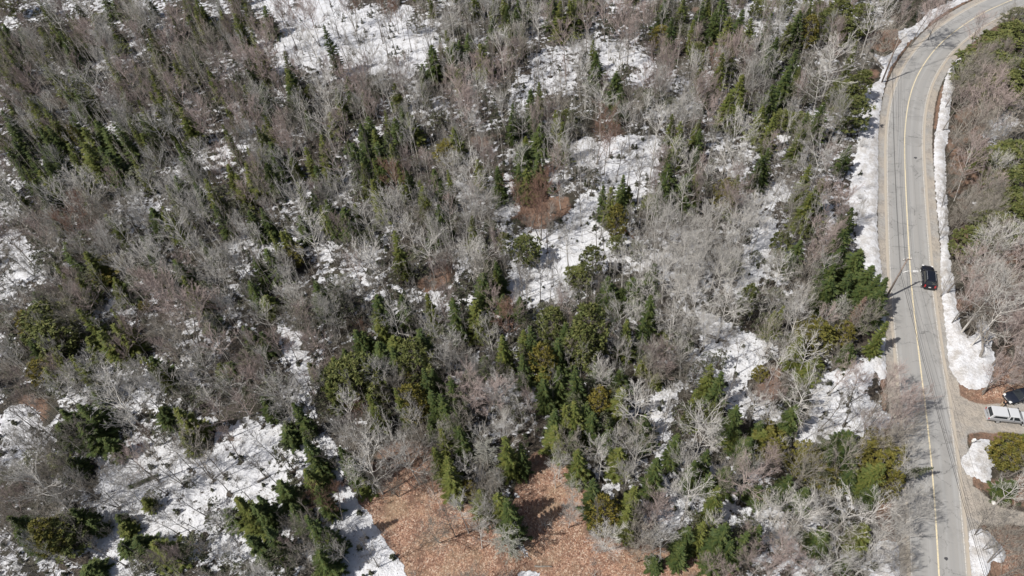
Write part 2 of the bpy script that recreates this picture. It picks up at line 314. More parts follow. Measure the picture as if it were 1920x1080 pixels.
lit = mixc(nt, ramp(nt, math_(nt, 'ADD', sp.outputs[2], math_(nt, 'MULTIPLY', math_(nt, 'SUBTRACT', n1.outputs[0], .5), .5)), .35, .6), lit, gcol)
n6_ = noise(nt, .7, 5, P, .7); spk = noise(nt, 11, 3, P, .8)
scol = mixc(nt, ramp(nt, spk.outputs[0], .63, .72), (.70, .715, .75), (.34, .30, .26))
scol = mixc(nt, math_(nt, 'MULTIPLY', ramp(nt, n6_.outputs[0], .45, .68), .6), scol, (.47, .465, .46))
scol = mixc(nt, math_(nt, 'MULTIPLY', at.outputs['Alpha'], ramp(nt, math_(nt, 'ADD', math_(nt, 'MULTIPLY', n6_.outputs[0], .6), math_(nt, 'MULTIPLY', gr.outputs[0], .4)), .38, .62)), scol, (.40, .375, .35))
nt.links.new(mixc(nt, sn, lit, scol), b.inputs['Base Color'])
bp = N(nt, 'ShaderNodeBump', Strength=.8, Distance=.3); n6 = noise(nt, 2.2, 5, P, .65)
nt.links.new(math_(nt, 'ADD', math_(nt, 'MULTIPLY', sn, .5), math_(nt, 'ADD', n6.outputs[0], math_(nt, 'MULTIPLY', vs.outputs[0], .25))), bp.inputs['Height']); nt.links.new(bp.outputs[0], b.inputs['Normal'])
b.inputs['Roughness'].default_value = .75
me.materials.append(m); tag(link('ground', me), kind='structure')
def gz(x, y):
    i = int(round((y-Y0)/STEP)); j = int(round((x-X0)/STEP))
    return float(Zh[i, j]) if 0 <= i < ny and 0 <= j < nx else 0.
def cover(x, y):
    i = int(round((y-Y0)/STEP)); j = int(round((x-X0)/STEP))
    if 0 <= i < ny and 0 <= j < nx: return snow[i, j], leaf[i, j], grav[i, j], RD[i, j], RS[i, j], S[i, j]
    return 0, 0, 0, 99, 0, .4

# ------------------------------------------------------------ road
m, nt, b = newmat('worn_grey_asphalt')
uv = N(nt, 'ShaderNodeUVMap', uv_map='UVMap'); su = N(nt, 'ShaderNodeSeparateXYZ'); nt.links.new(uv.outputs[0], su.inputs[0])
tc = N(nt, 'ShaderNodeTexCoord'); n1 = noise(nt, 30, 4, tc.outputs['Object'], .8)
mp = N(nt, 'ShaderNodeMapping'); mp.inputs['Scale'].default_value = (2.6, .04, 1); nt.links.new(uv.outputs[0], mp.inputs[0]); st = noise(nt, 1, 4, mp.outputs[0], .6)
lane = math_(nt, 'ABSOLUTE', math_(nt, 'SUBTRACT', math_(nt, 'ABSOLUTE', su.outputs[0]), 1.75))     # wheel tracks at +-0.8 m of lane middle
trk = ramp(nt, math_(nt, 'ABSOLUTE', math_(nt, 'SUBTRACT', lane, .8)), .0, .55)
c1 = mixc(nt, trk, (.345, .345, .34), (.285, .285, .28)); c1 = mixc(nt, ramp(nt, st.outputs[0], .35, .65), c1, (.30, .295, .285))
c1 = mixc(nt, math_(nt, 'MULTIPLY', ramp(nt, n1.outputs[0], .45, .7), .3), c1, (.40, .39, .38))
nb_ = noise(nt, .28, 5, tc.outputs['Object'], .7); c1 = mixc(nt, math_(nt, 'MULTIPLY', ramp(nt, nb_.outputs[0], .50, .62), .35), c1, (.22, .22, .215))
vc = N(nt, 'ShaderNodeTexVoronoi', Scale=.33, feature='DISTANCE_TO_EDGE'); vd = N(nt, 'ShaderNodeVectorMath', operation='MULTIPLY_ADD'); nw = noise(nt, .9, 5, tc.outputs['Object'], .75); nt.links.new(nw.outputs['Color'], vd.inputs[0]); vd.inputs[1].default_value = (1.8, 1.8, 0); nt.links.new(tc.outputs['Object'], vd.inputs[2]); nt.links.new(vd.outputs[0], vc.inputs['Vector'])
crk = math_(nt, 'SUBTRACT', 1.0, ramp(nt, vc.outputs['Distance'], .004, .016)); c1 = mixc(nt, math_(nt, 'MULTIPLY', math_(nt, 'MULTIPLY', crk, ramp(nt, nb_.outputs[0], .44, .56)), .65), c1, (.10, .10, .10))
dsh = noise(nt, .5, 4, tc.outputs['Object'], .7); c1 = mixc(nt, math_(nt, 'MULTIPLY', math_(nt, 'MULTIPLY', ramp(nt, dsh.outputs[0], .52, .66), ramp(nt, math_(nt, 'ABSOLUTE', su.outputs[0]), 1.9, 3.2)), .6), c1, (.20, .185, .17))
sandy = ramp(nt, math_(nt, 'ADD', math_(nt, 'ABSOLUTE', su.outputs[0]), math_(nt, 'MULTIPLY', noise(nt, 1.2, 4, tc.outputs['Object']).outputs[0], .8)), 3.15, 3.8)
nt.links.new(mixc(nt, sandy, c1, (.42, .375, .315)), b.inputs['Base Color']); b.inputs['Roughness'].default_value = .8
ASPH = m
def strip(name, off0, off1, z, mat, kind='structure', cols=2, i0=0, i1=None):
    i1 = i1 or len(rl); V = []; F = []; U = []
    offs = np.linspace(off0, off1, cols)
    for i in range(i0, i1):
        for o in offs:
            p = rl[i]+rn[i]*o; V.append((p[0], p[1], z)); U.append((-o, i*1.0))
    for i in range(i1-i0-1):
        for c in range(cols-1):
            a = i*cols+c; F.append((a, a+cols, a+cols+1, a+1))
    me = mesh_np(name, V, [f[::-1] for f in F], mat); ul = me.uv_layers.new(name='UVMap')
    for lp in me.loops: ul.data[lp.index].uv = U[lp.vertex_index]
    o = link(name, me)
    for p in me.polygons:
        if p.normal.z < 0: me.flip_normals(); break
    return tag(o, kind=kind)
strip('road', -3.55, 3.55, .012, ASPH, cols=9)
def paint(name, c, lo, hi):
    m, nt, b = newmat(name); tc = N(nt, 'ShaderNodeTexCoord'); n = noise(nt, 5, 5, tc.outputs['Object'], .75)
    nt.links.new(mixc(nt, ramp(nt, n.outputs[0], lo, hi), (.33, .325, .31), c), b.inputs['Base Color']); return m
strip('yellow_centre_line', -.08, .10, .018, paint('yellow_paint', (.72, .62, .41), .30, .56))
strip('white_edge_line', 2.98, 3.08, .018, paint('white_paint', (.62, .60, .57), .40, .60))
strip('white_edge_line', -3.08, -2.98, .018, paint('white_paint', (.62, .60, .57), .40, .60))
for (x, y), r in (((1716.5, 296), .28), ((1774, 1047.5), .22)):
    p = gnd(x, y); mb = MB(); mb.add([(p[0]+r*(1+.25*math.sin(k*2.3))*math.cos(k*.52), p[1]+r*math.sin(k*.52)*(1+.2*math.sin(k*1.7)), .017) for k in range(12)], [tuple(range(12))])
    tag(mb.build('tar_patch', plain('dark_tar', (.06, .06, .065), .6)), kind='structure')

# ------------------------------------------------------------ tree prototypes (each one trunk mesh and one crown mesh)
def rv3(s=1.): return Vector((random.gauss(0, s), random.gauss(0, s), random.gauss(0, s)))
def spruce(h, R, seed, dens=1.0, low=.06, power=.85, droop=.25):
    random.seed(seed); tr = MB(); cr = MB()
    bx, by = random.gauss(0, .012)*h, random.gauss(0, .012)*h
    ax = lambda t: Vector((bx*t*t, by*t*t, h*t))
    tr.tube([Vector((0, 0, -.4))]+[ax(t) for t in (.0, .3, .6, .985)], [.014*h, .013*h, .010*h, .006*h, .01], 6)
    t = low; az0 = random.random()*6
    while t < .985:
        r0 = R*min(1, (t-low+.06)/.10)*((1-t)**power)*1.08+.06
        nb = int(6+5*(1-t)*dens); wf = random.uniform(.72, 1.18)
        az0 += 1.1
        for k in range(nb):
            a = az0+k*2*math.pi/nb+random.gauss(0, .18); r = r0*wf*random.uniform(.6, 1.25)
            if random.random() < .10: continue
            d = Vector((math.cos(a), math.sin(a), 0)); sd_ = Vector((-d.y, d.x, 0)); z0 = ax(t+random.uniform(-.01, .01))
            up0 = .32*(t-.35); P = []
            for q in (0, .35, .7, 1): P.append(z0+d*r*q+Vector((0, 0, r*(up0*q-droop*q*q+.14*q**4))))
            if t < .55: tr.tube([P[0], P[2]], [.03, .012], 3, False)
            nsp = max(4, int(r*6.5*dens)); 
            for q_ in range(nsp):
                q = .18+.80*(q_+random.random()*.6)/nsp; i = min(2, int(q*3)); f = q*3-i; p = P[i].lerp(P[i+1], f)
                w = (.14+.27*r*(1-q)**.7)*random.uniform(.7, 1.3)
                for s_ in (-1, 1):
                    e = p+sd_*s_*w*.85+d*w*.75+Vector((0, 0, -w*random.uniform(.05, .55)))
                    wd_ = .07+.13*w
                    cr.add([p-d*wd_, p+d*wd_*.9+Vector((0, 0, .04)), e], [(0, 1, 2)])
            e = P[3]+d*.25; cr.add([P[2]+sd_*.10, P[2]-sd_*.10, e], [(0, 1, 2)])
        t += (.30+.14*random.random())/h/(.72+.28*dens)
    top = ax(.97)
    for k in range(5):
        a = k*1.26; cr.add([top+Vector((.05*math.cos(a), .05*math.sin(a), -.25)), top+Vector((.12*math.cos(a+.6), .12*math.sin(a+.6), -.32)), top+Vector((0, 0, .03*h))], [(0, 1, 2)])
    return tr.mesh('trunk', MAT['trunk']), cr.mesh('crown', MAT['s'])
def pine(h, R, seed, nclump=85, low=.25, tuft=26, size=.42, shape=1.0, gap=0.):
    random.seed(seed); tr = MB(); cr = MB()
    lean = Vector((random.gauss(0, .02), random.gauss(0, .02), 0))*h
    tr.tube([(0, 0, -.4), (0, 0, 0), lean*.5+Vector((0, 0, h*.5)), lean+Vector((0, 0, h*.95))], [.018*h, .016*h, .011*h, .02], 6)
    for i in range(nclump):
        t = low+(1-low)*((i+.5)/nclump)**.9; u = (t-low)/(1-low)
        env = R*(math.sin(math.pi*min(.97, (u*.82+.16))**shape))**.75*1.05
        a = i*2.4+random.gauss(0, .3); rr = env*random.uniform(.45, 1.08); c = Vector((math.cos(a)*rr, math.sin(a)*rr, h*t*.97))+lean*t
        if random.random() < gap: continue
        s0 = lean*t*.8+Vector((0, 0, h*t*.97-rr*.35))
        if i % 2 == 0: tr.tube([s0, c], [.035, .012], 3, False)
        out = Vector((math.cos(a), math.sin(a), .55)).normalized(); sz = size*random.uniform(.7, 1.35)
        for k in range(tuft):
            d = (rv3()+out*.9).normalized(); p = c+Vector((d.x, d.y, d.z*.6))*sz*random.uniform(.1, .75)
            e = p+(d+rv3(.35)).normalized()*sz*random.uniform(.45, .85); s_ = d.cross(rv3()).normalized()*random.uniform(.07, .15)*(.6+sz)
            cr.add([p-s_, p+s_, e], [(0, 1, 2)])
    return tr.mesh('trunk', MAT['trunk']), cr.mesh('crown', MAT['p'])
def bare(h, R, seed, limbs=11, fork=.30, sub=6, tw=6, tl=4, up=.55, twr=.016, stems=1, spread=1.0, trunkr=.013, droop=0., limbr=.85):
    random.seed(seed); tr = MB(); cr = MB(); segs = 0
    def curve(p, d, L, n, lift, wob):
        P = [p]
        for i in range(n):
            d = (d+Vector((0, 0, lift))/n+rv3(wob)).normalized(); p = p+d*L/n; P.append(p)
        return P
    def at(P, q):
        x = q*(len(P)-1); i = min(len(P)-2, int(x)); return P[i].lerp(P[i+1], x-i), (P[i+1]-P[i]).normalized()
    def side(d, ang):
        s_ = d.cross(rv3()).normalized(); return (d*math.cos(ang)+s_*math.sin(ang)).normalized()
    for st in range(stems):
        a0 = random.random()*6.28
        d0 = Vector((math.cos(a0)*.22*(stems > 1), math.sin(a0)*.22*(stems > 1), 1)).normalized() if stems > 1 else Vector((0, 0, 1))
        T = curve(Vector((0, 0, -.3)), d0, h*.93, 7, .1, .035)
        r0 = trunkr*h/(stems**.4)
        tr.tube(T, [r0*(1-.88*(i/7)**.8) for i in range(8)], 6)
        for i in range(limbs):
            q = fork+(.97-fork)*((i+random.random()*.6)/limbs); p, d = at(T, q); az = i*2.4+random.gauss(0, .35)+st
            el = min(1.35, .12+.42*up+.75*(q-fork)/(1-fork)*up+random.gauss(0, .12))
            ld = Vector((math.cos(az)*math.cos(el), math.sin(az)*math.cos(el), math.sin(el)))
            L = R*spread*(.55+.75*math.sin(math.pi*min(1, (q-fork)/(1-fork)*.72+.22)))*random.uniform(.75, 1.15)/math.cos(el)**.5
            L = min(L, (h*1.02-p.z)/max(.15, math.sin(el+.25))) if el > .1 else L
            Lb = curve(p, ld, L, 5, .35*up-droop, .10); r1 = r0*.42*(1-.5*(q-fork))
            (tr if False else cr).tube(Lb, [max(.015, r1*limbr*(1-.85*k/5)) for k in range(6)], 4, False)
            for j in range(sub):
                q2 = .22+.76*(j+random.random()*.5)/sub; p2, d2 = at(Lb, q2)
                sd2 = (side(d2, random.uniform(.45, .85))+Vector((0, 0, .28*up-droop*.4))).normalized(); L2 = L*.48*(1.15-q2*.6)*random.uniform(.7, 1.2)
                B2 = curve(p2, sd2, L2, 3, .25*up-droop, .10); r2 = max(.013, r1*.27)
                cr.tube(B2, [r2, r2*.8, r2*.55, r2*.35], 3, False)
                for k in range(tw):
                    q3 = .2+.8*(k+random.random()*.6)/tw; p3, d3 = at(B2, min(q3, 1)); sd3 = (side(d3, random.uniform(.35, .8))+Vector((0, 0, .2*up-droop*.3))).normalized()
                    L3 = L2*.5*random.uniform(.6, 1.2); e = p3+sd3*L3; w = d3.cross(sd3).normalized()*twr; w2 = sd3.cross(w).normalized()*twr
                    cr.add([p3-w, p3+w, p3+w2, e], [(0, 1, 3), (1, 2, 3)])
                    for l_ in range(tl):
                        q4 = .25+.7*(l_+random.random())/tl; p4 = p3.lerp(e, q4); s4 = side(sd3, random.uniform(.35, .8)); L4 = L3*.55*random.uniform(.6, 1.2)
                        w = s4.cross(rv3()).normalized()*twr*.75; cr.add([p4-w, p4+w, p4+s4*L4], [(0, 1, 2)])
    return tr.mesh('trunk', MAT['trunk']), cr.mesh('crown', MAT['g'])
P_ = {}
P_['s'] = [(spruce(10, 1.9, 11+i, dens=1.0, power=(.8, .95, .7, .85, 1.0)[i], droop=(.25, .35, .2, .3, .25)[i]), 10, 1.9) for i in range(5)]
P_['S'] = [(spruce(10, 1.8, 31+i, dens=1.05, power=(.75, .9, .65)[i], droop=.18), 10, 1.8) for i in range(3)]
P_['p'] = [(pine(10, 2.4, 51+i, nclump=(140, 120, 160)[i], tuft=26, size=.46, low=(.2, .3, .12)[i], shape=(1, .9, 1.2)[i]), 10, 2.4) for i in range(3)]
P_['Y'] = [(pine(8, 2.0, 61+i, nclump=150, tuft=20, size=.36, low=.05, shape=1.25), 8, 2.0) for i in range(3)]
P_['o'] = [(pine(8, 2.2, 71+i, nclump=70, tuft=16, size=.40, low=.12, gap=.2), 8, 2.2) for i in range(4)]
P_['d'] = [(bare(9, 1.5, 81+i, limbs=44, fork=.10, sub=6, tw=4, tl=2, up=.10, twr=.022, spread=.75, droop=.10), 9, 1.5) for i in range(2)]
P_['R'] = [(spruce(9, 1.6, 91, dens=.7, power=.8), 9, 1.6)]
P_['g'] = [(bare(12, 2.9, 101+i, limbs=(14, 12, 16, 13, 14)[i], fork=(.38, .46, .34, .5, .4)[i], sub=7, tw=6, tl=3, twr=.016, up=.9, stems=1+(i == 2)), 12, 3.1) for i in range(5)]
P_['w'] = [(bare(12, 3.0, 121+i, limbs=(15, 13, 16, 14)[i], fork=(.34, .42, .3, .36)[i], sub=7, tw=6, tl=3, twr=.016, up=.8), 12, 3.2) for i in range(4)]
P_['W'] = [(bare(13, 3.0, 141+i, limbs=(10, 12, 9)[i], fork=(.26, .32, .24)[i], sub=7, tw=6, tl=4, limbr=.62, twr=.012, up=.85, trunkr=.013, stems=1+(i == 2)), 13, 3.2) for i in range(3)]
P_['r'] = [(bare(11, 2.6, 161+i, limbs=(14, 12, 15, 13)[i], fork=(.40, .50, .34, .44)[i], sub=6, tw=7, tl=4, up=1.05, twr=.015, stems=1+(i == 3)), 11, 2.8) for i in range(4)]
P_['b'] = [(bare(9, 2.8, 181+i, limbs=(10, 9, 11)[i], fork=(.2, .3, .14)[i], sub=6, tw=5, tl=4, up=.8, twr=.016, stems=2+(i == 1)), 9, 2.8) for i in range(3)]
P_['q'] = P_['r']; P_['u'] = None
P_['t'] = [(bare(10, 1.5, 201+i, limbs=(9, 7, 11, 8)[i], fork=(.45, .55, .38, .5)[i], sub=5, tw=5, tl=3, up=1.1, twr=.014, trunkr=.0095), 10, 1.5) for i in range(4)]
P_['u'] = P_['t']
KIND = dict(u=('slender_maple_tree', 'slender pale-barked maple', 'maple tree'), s=('spruce_tree', 'dark green spruce', 'spruce tree'), S=('fir_tree', 'yellowish green fir', 'fir tree'), p=('pine_tree', 'bushy olive pine', 'pine tree'),
            Y=('cedar_tree', 'golden olive cedar', 'cedar tree'), o=('hemlock_tree', 'grey-green hemlock', 'hemlock tree'), d=('dead_spruce_tree', 'pale grey dead spruce', 'dead tree'),
            R=('brown_spruce_tree', 'brown dead spruce', 'dead tree'), g=('bare_maple_tree', 'bare grey maple', 'maple tree'), w=('bare_aspen_tree', 'bare pale-twigged aspen', 'aspen tree'),
            W=('bare_birch_tree', 'bare white birch', 'birch tree'), r=('bare_red_maple_tree', 'bare reddish maple', 'maple tree'), b=('bare_alder_tree', 'bare brown alder', 'alder tree'),
            q=('bare_beech_tree', 'bare copper-brown beech', 'beech tree'), t=('slender_bare_tree', 'slender bare sapling', 'sapling'))
TREES = []   # kind, x, y, height, radius, lean
def put_conifer(px, py, Lpx, Wpx, kd, tall=False):
    v = np.array([NAD[0]-px, NAD[1]-py]); v /= np.linalg.norm(v)
    bx_, by_ = px+v[0]*max(6, Lpx-.28*Wpx), py+v[1]*max(6, Lpx-.28*Wpx)
    B = gnd(bx_, by_); c = RM.T@(B-np.array([0, 0, H])); u = RM.T@np.array([0, 0, 1.0])
    d = -c[2]; # tip offset solved along the lean line
    L = max(6, Lpx-.28*Wpx); D0 = math.hypot(bx_-NAD[0], by_-NAD[1]); k = -u[2]; 
    h = L*d/(D0+L)/abs(k) if D0 > 1 else 8
    h = min(18, max(2.5, h))
    if tall and h < 9.5: h = h*.4+9.5*.6; C = gnd(px, py, h); B = np.array([C[0], C[1], 0.])
    R = max(.55, Wpx*(d-.4*h*abs(k))/FPX/2)
    TREES.append((kd, B[0], B[1], h, max(R*(1.08 if kd in 'sS' else 1), .135*h)))
def put_bare(px, py, Dpx, kd):
    B0 = gnd(px, py); d0 = depth(B0)*.93; R = Dpx*d0/FPX/2
    h = min(14, max(6, 4.2+2.3*R)) if kd != 't' else random.uniform(8, 12)
    C = gnd(px, py, h*.70); TREES.append((kd, C[0], C[1], h, R))
# tiles of the photo (480 x 270 px) in quarter pixels: conifers tip x, tip y, length, width, kind / bare trees centre x, centre y, crown width, kind
CON = {
(0,0): "30 -40 200 130 p;330 10 90 40 s;20 190 180 90 s;130 230 180 60 s;130 300 100 50 s;385 190 230 70 S;480 350 240 110 s;350 240 110 60 s;5 420 160 60 s;450 260 260 90 s;610 350 80 30 s;830 -60 100 100 s;750 -60 110 100 s;900 -70 110 100 s;720 110 80 90 p;890 350 90 110 p;1110 515 210 75 S;1400 -40 170 90 s;1460 -30 180 70 S;1620 0 130 50 s;1755 110 230 75 S;1830 340 160 70 s;1760 520 110 50 s;1350 830 260 95 S;1060 1000 120 80 S;1280 990 120 60 S;850 820 130 70 s;520 880 150 80 s;515 950 200 60 Y;620 960 180 110 S;700 910 200 110 s;780 960 170 100 s;20 850 260 100 s;70 940 220 100 s;290 960 150 80 s;350 950 160 80 s;560 700 180 80 s;1560 700 180 90 o;1520 760 170 90 o;1000 160 120 90 o;1130 200 130 100 o;1560 180 200 120 o;1640 170 150 100 o;1110 380 100 80 o;1250 370 100 80 o;480 690 120 70 s;1300 400 90 80 o;200 140 90 60 o;860 470 150 90 o;620 560 150 90 o",
(1,0): "50 60 150 110 s;505 190 370 110 s;20 640 270 120 s;230 520 180 110 s;240 640 130 100 s;380 640 100 70 p;1310 340 170 120 s;1240 480 100 80 s;1470 320 170 140 s;1520 300 150 90 s;1590 260 110 90 s;1690 340 160 110 S;1760 140 120 80 s;1880 40 180 100 s;1030 720 90 60 s;1090 800 150 120 s;1150 850 160 90 S;1040 880 180 120 s;830 890 200 110 s;770 930 180 90 s;880 970 130 80 S;950 990 110 70 s;1480 950 130 110 S;1430 1050 90 90 Y;60 990 100 70 s;680 1040 80 60 s;370 830 110 60 s;480 990 100 50 s;770 770 130 190 o;860 580 160 90 o;1770 780 90 60 o;1900 840 150 80 s;320 560 100 90 o;1010 400 90 70 o;1100 390 60 50 o;160 780 110 80 o;1330 870 110 100 o;1180 110 130 90 o;150 560 110 70 o",
(2,0): "360 20 270 110 S;430 10 220 110 S;310 -30 200 110 s;560 -40 150 120 p;20 60 160 90 s;1150 0 200 120 s;1420 30 190 90 s;1600 -10 200 120 s;1200 140 230 110 s;1130 200 170 120 Y;1540 80 170 80 s;1640 140 230 110 S;1730 80 220 110 s;1800 150 160 80 S;1880 0 140 130 p;640 400 190 130 s;780 545 170 130 s;820 660 150 100 s;140 680 260 120 s;1520 560 160 70 s;1730 560 240 130 S;1640 700 180 120 S;1720 740 140 80 S;1400 340 150 120 p;1620 450 150 110 p;400 840 110 120 p;200 930 100 130 s;1420 970 120 70 s;1270 980 100 90 s;1890 800 160 110 S;100 1020 80 60 S;1060 680 120 140 o;1160 700 110 110 o;1840 700 150 100 o;1310 200 150 110 o;780 830 100 90 o;10 780 160 70 s;480 -20 180 110 S;60 -30 160 100 s;1260 100 160 90 o;1430 740 110 60 o",
(3,0): "250 90 280 110 s;60 290 160 130 s;340 130 260 110 Y;140 0 160 110 p;290 0 180 110 S;230 390 300 130 s;160 520 240 140 s;40 640 200 120 s;560 0 330 170 p;690 50 320 170 p;470 100 250 150 p;710 550 240 130 p;680 750 310 200 p;590 620 200 150 p;420 780 220 150 s;250 860 160 150 p;120 830 150 120 p;1880 190 250 150 p;1800 260 260 200 p;1640 400 260 220 p;1820 560 220 200 p;1900 480 230 180 p;1905 60 110 100 p;20 1030 60 50 s;1450 470 100 100 o;880 330 40 40 o;520 690 150 110 p;20 120 160 90 s;400 20 160 100 p;610 150 230 150 p;1700 330 200 160 p",
(0,1): "80 0 260 90 s;180 80 340 110 s;270 0 260 90 s;340 10 230 90 s;320 150 220 80 s;500 0 160 100 S;620 0 200 140 S;720 0 250 150 s;800 60 200 140 s;400 190 70 50 Y;250 290 140 80 s;1330 0 240 110 s;1310 250 100 90 s;1440 300 220 80 s;1565 200 120 40 Y;1640 330 200 150 o;1830 140 200 90 S;1890 170 160 80 S;1750 240 220 90 S;1600 460 210 110 s;1360 510 120 60 S;1120 490 160 190 s;370 515 140 65 S;450 740 200 130 s;400 880 130 50 S;640 820 150 130 S;760 890 150 190 Y;850 1010 90 60 S;1110 840 160 100 s;1300 880 160 130 s;1200 930 110 100 s;1860 510 110 100 s;1500 700 100 70 s;1000 200 200 230 o;880 150 160 120 o;1060 700 120 70 s;600 680 220 200 o;830 590 100 120 o;280 850 200 200 o;1870 1030 90 80 s;1880 830 130 80 s;560 940 130 90 o;30 30 200 90 s;100 130 180 80 s;1130 20 140 110 o;700 720 150 120 o;1430 950 110 100 o",
(1,1): "90 0 280 130 s;20 30 180 100 S;70 150 200 110 s;370 30 170 70 S;440 170 150 90 s;720 0 220 140 s;790 0 200 150 s;910 0 170 130 s;1005 0 190 110 S;875 110 230 60 S;1420 0 140 140 Y;1490 20 110 90 p;440 340 150 180 s;520 420 230 110 s;480 460 110 80 S;650 480 160 130 s;1370 470 220 130 s;1300 560 90 80 s;30 480 170 90 s;230 780 150 130 Y;210 640 130 60 S;80 800 130 130 s;1380 270 120 90 s;1330 180 90 90 s;1810 180 180 100 s;1200 290 90 60 p;960 410 140 120 p;730 450 140 60 S;440 1030 120 120 s;1800 860 180 100 s;1730 880 170 120 s;1690 980 150 130 s;1860 680 140 90 p;1730 600 160 150 o;1720 820 120 110 o;100 660 240 60 S;1560 960 130 100 o;1200 800 200 170 o;780 340 90 120 o;320 540 80 100 s;640 1000 90 120 o;860 640 130 150 o;1500 520 100 100 o;1050 930 120 110 o",
(2,1): "120 0 200 130 s;200 80 280 140 s;100 180 160 90 S;40 160 180 90 s;680 310 190 100 s;750 340 200 90 S;880 320 110 60 S;830 240 140 90 s;790 470 230 115 Y;1180 150 160 130 s;1150 260 230 150 s;1310 240 180 170 s;1380 220 180 100 S;1630 280 230 150 Y;1890 80 170 100 s;1410 20 170 100 s;110 710 200 165 p;610 770 220 130 p;500 960 120 150 p;730 1000 80 130 s;790 700 110 100 p;1670 880 110 110 p;1830 820 80 80 o;940 760 100 120 o;1070 900 120 130 s;920 1010 80 140 s;620 200 120 100 o;1040 400 100 110 p;890 480 130 120 o;1470 290 100 90 o;30 570 80 70 o;310 60 110 110 o;1800 230 120 110 o;60 0 160 120 s",
(3,1): "10 40 230 90 s;410 260 290 160 S;320 380 210 150 S;290 560 100 80 p;640 470 140 130 s;130 680 150 120 p;250 720 170 120 s;590 650 220 190 s;700 790 240 220 s;560 800 210 180 s;780 920 180 160 s;890 1020 240 140 s;500 1000 140 200 s;620 0 90 100 s;1820 60 260 230 p;1870 0 200 180 p;1860 400 200 200 p;1900 240 220 180 p;1760 560 110 180 p;1560 640 80 130 p;500 900 140 120 s;640 960 150 150 s;90 820 120 110 o;230 880 120 110 o;1900 470 160 150 p;840 1000 200 130 s",
(0,2): "250 50 150 110 s;145 200 260 120 Y;240 170 400 250 p;330 250 360 260 p;200 400 220 160 s;240 570 180 150 Y;330 600 150 110 S;640 380 170 120 S;730 330 280 130 S;830 280 290 150 S;850 -20 150 110 S;930 -20 100 120 s;1130 520 210 170 s;1320 900 250 140 S;1060 120 70 60 Y;680 740 150 110 s;600 870 250 150 s;440 920 200 130 s;520 970 170 150 s;1540 200 110 110 s;1330 740 130 130 o;1640 570 80 80 S;1720 570 100 110 s;1190 900 140 140 s;1830 290 180 110 s;1870 -30 120 90 s;1500 0 180 180 o;90 350 250 130 o;910 520 80 70 p;1480 780 130 150 o;1650 690 100 120 o;940 620 120 110 o;1250 430 120 110 o;740 900 150 120 s;20 200 120 100 o;380 700 130 120 o",
(1,2): "440 -20 290 190 s;580 0 300 120 o;900 60 280 180 s;1080 60 220 160 s;1270 40 230 90 S;1470 90 250 150 s;1630 110 270 170 S;1740 160 120 70 S;1840 360 230 120 S;1210 310 320 210 s;1160 430 340 220 p;890 180 270 90 S;1030 370 160 140 S;740 330 200 150 s;820 340 180 150 s;640 460 140 90 s;760 530 150 110 s;710 580 340 260 p;620 620 310 230 p;820 560 220 110 s;1000 440 220 150 s;1310 600 200 110 s;1160 640 110 100 Y;1150 750 240 160 Y;1460 680 280 130 s;1400 800 290 150 s;1330 780 220 130 s;1380 1000 90 70 S;1490 900 170 120 s;270 860 240 150 s;220 1010 80 90 s;410 560 120 70 S;330 170 200 150 o;640 80 220 160 o;60 70 110 120 S;30 350 130 100 s;100 700 300 200 o;1580 620 90 100 s;1700 500 120 100 s;30 800 200 130 s;500 860 100 110 o;1300 1000 100 100 s;1850 50 120 100 s;1840 560 110 120 o;1240 620 240 160 s;920 420 200 140 s;880 700 200 150 p;1010 600 160 120 o;530 520 120 90 o;150 160 140 90 o",
(2,2): "290 190 280 170 p;160 290 250 140 s;580 160 430 230 p;540 300 330 220 p;230 440 250 160 Y;250 580 130 100 S;350 580 230 120 s;500 610 250 150 s;240 680 190 150 s;660 780 180 150 Y;320 890 210 160 s;470 860 240 190 S;560 850 210 120 s;750 960 140 120 s;1000 950 150 170 s;1060 80 250 130 s;980 230 240 160 s;760 0 130 170 s;840 0 120 120 s;1780 0 250 110 p;1900 200 130 110 o;1580 640 290 160 s;1700 870 240 170 s;1530 880 130 110 p;1150 330 100 90 S;1000 510 110 80 S;820 620 140 170 s;730 620 100 90 s;1090 640 90 60 S;1390 560 180 130 o;1250 370 150 200 o;50 60 140 110 s;100 200 150 120 o;60 420 200 100 o;1880 600 90 80 Y;1890 1000 110 90 s;1580 480 120 100 o;1480 500 90 80 o;200 120 120 110 o;400 280 220 130 s;400 880 220 130 S;640 560 150 110 s;80 500 200 120 s;340 380 230 130 s;600 920 190 140 s",
(3,2): "540 -10 150 200 s;700 -20 160 200 s;870 30 270 140 s;780 70 220 130 s;900 270 220 80 S;400 250 230 200 Y;330 300 200 150 Y;610 280 170 120 Y;640 410 140 150 s;120 120 190 70 S;60 180 160 80 S;330 560 120 130 S;240 780 230 180 o;60 20 180 140 o;1070 960 130 150 b;20 1010 90 90 Y;210 870 220 190 s;740 70 220 90 R;560 80 160 110 d;180 360 120 100 o;450 0 140 150 s;400 520 110 90 S",
(0,3): "420 -40 260 200 s;600 -60 290 240 s;760 60 250 150 s;360 180 190 130 S;500 210 150 160 s;60 640 350 200 s;120 760 320 180 s;250 720 370 210 Y;400 740 300 240 p;540 580 200 180 s;480 660 180 140 s;860 620 90 70 s;900 700 90 100 S;1060 500 90 70 S;1130 830 200 210 S;1000 800 150 130 s;640 1010 110 200 s;1000 940 160 160 o;1340 0 140 100 S;1170 0 110 110 o;1760 520 340 200 S;1900 520 300 190 s;1870 780 220 200 s;1680 580 150 130 s;1560 640 120 120 o;1430 760 100 70 o;1400 820 180 160 o;1760 1010 120 130 o;1400 340 70 70 o;250 200 140 200 o;60 330 120 200 o;1570 500 70 60 o;900 830 90 110 s;1110 450 80 90 o;660 660 130 110 s;1680 930 90 90 o;1010 1010 100 100 o",
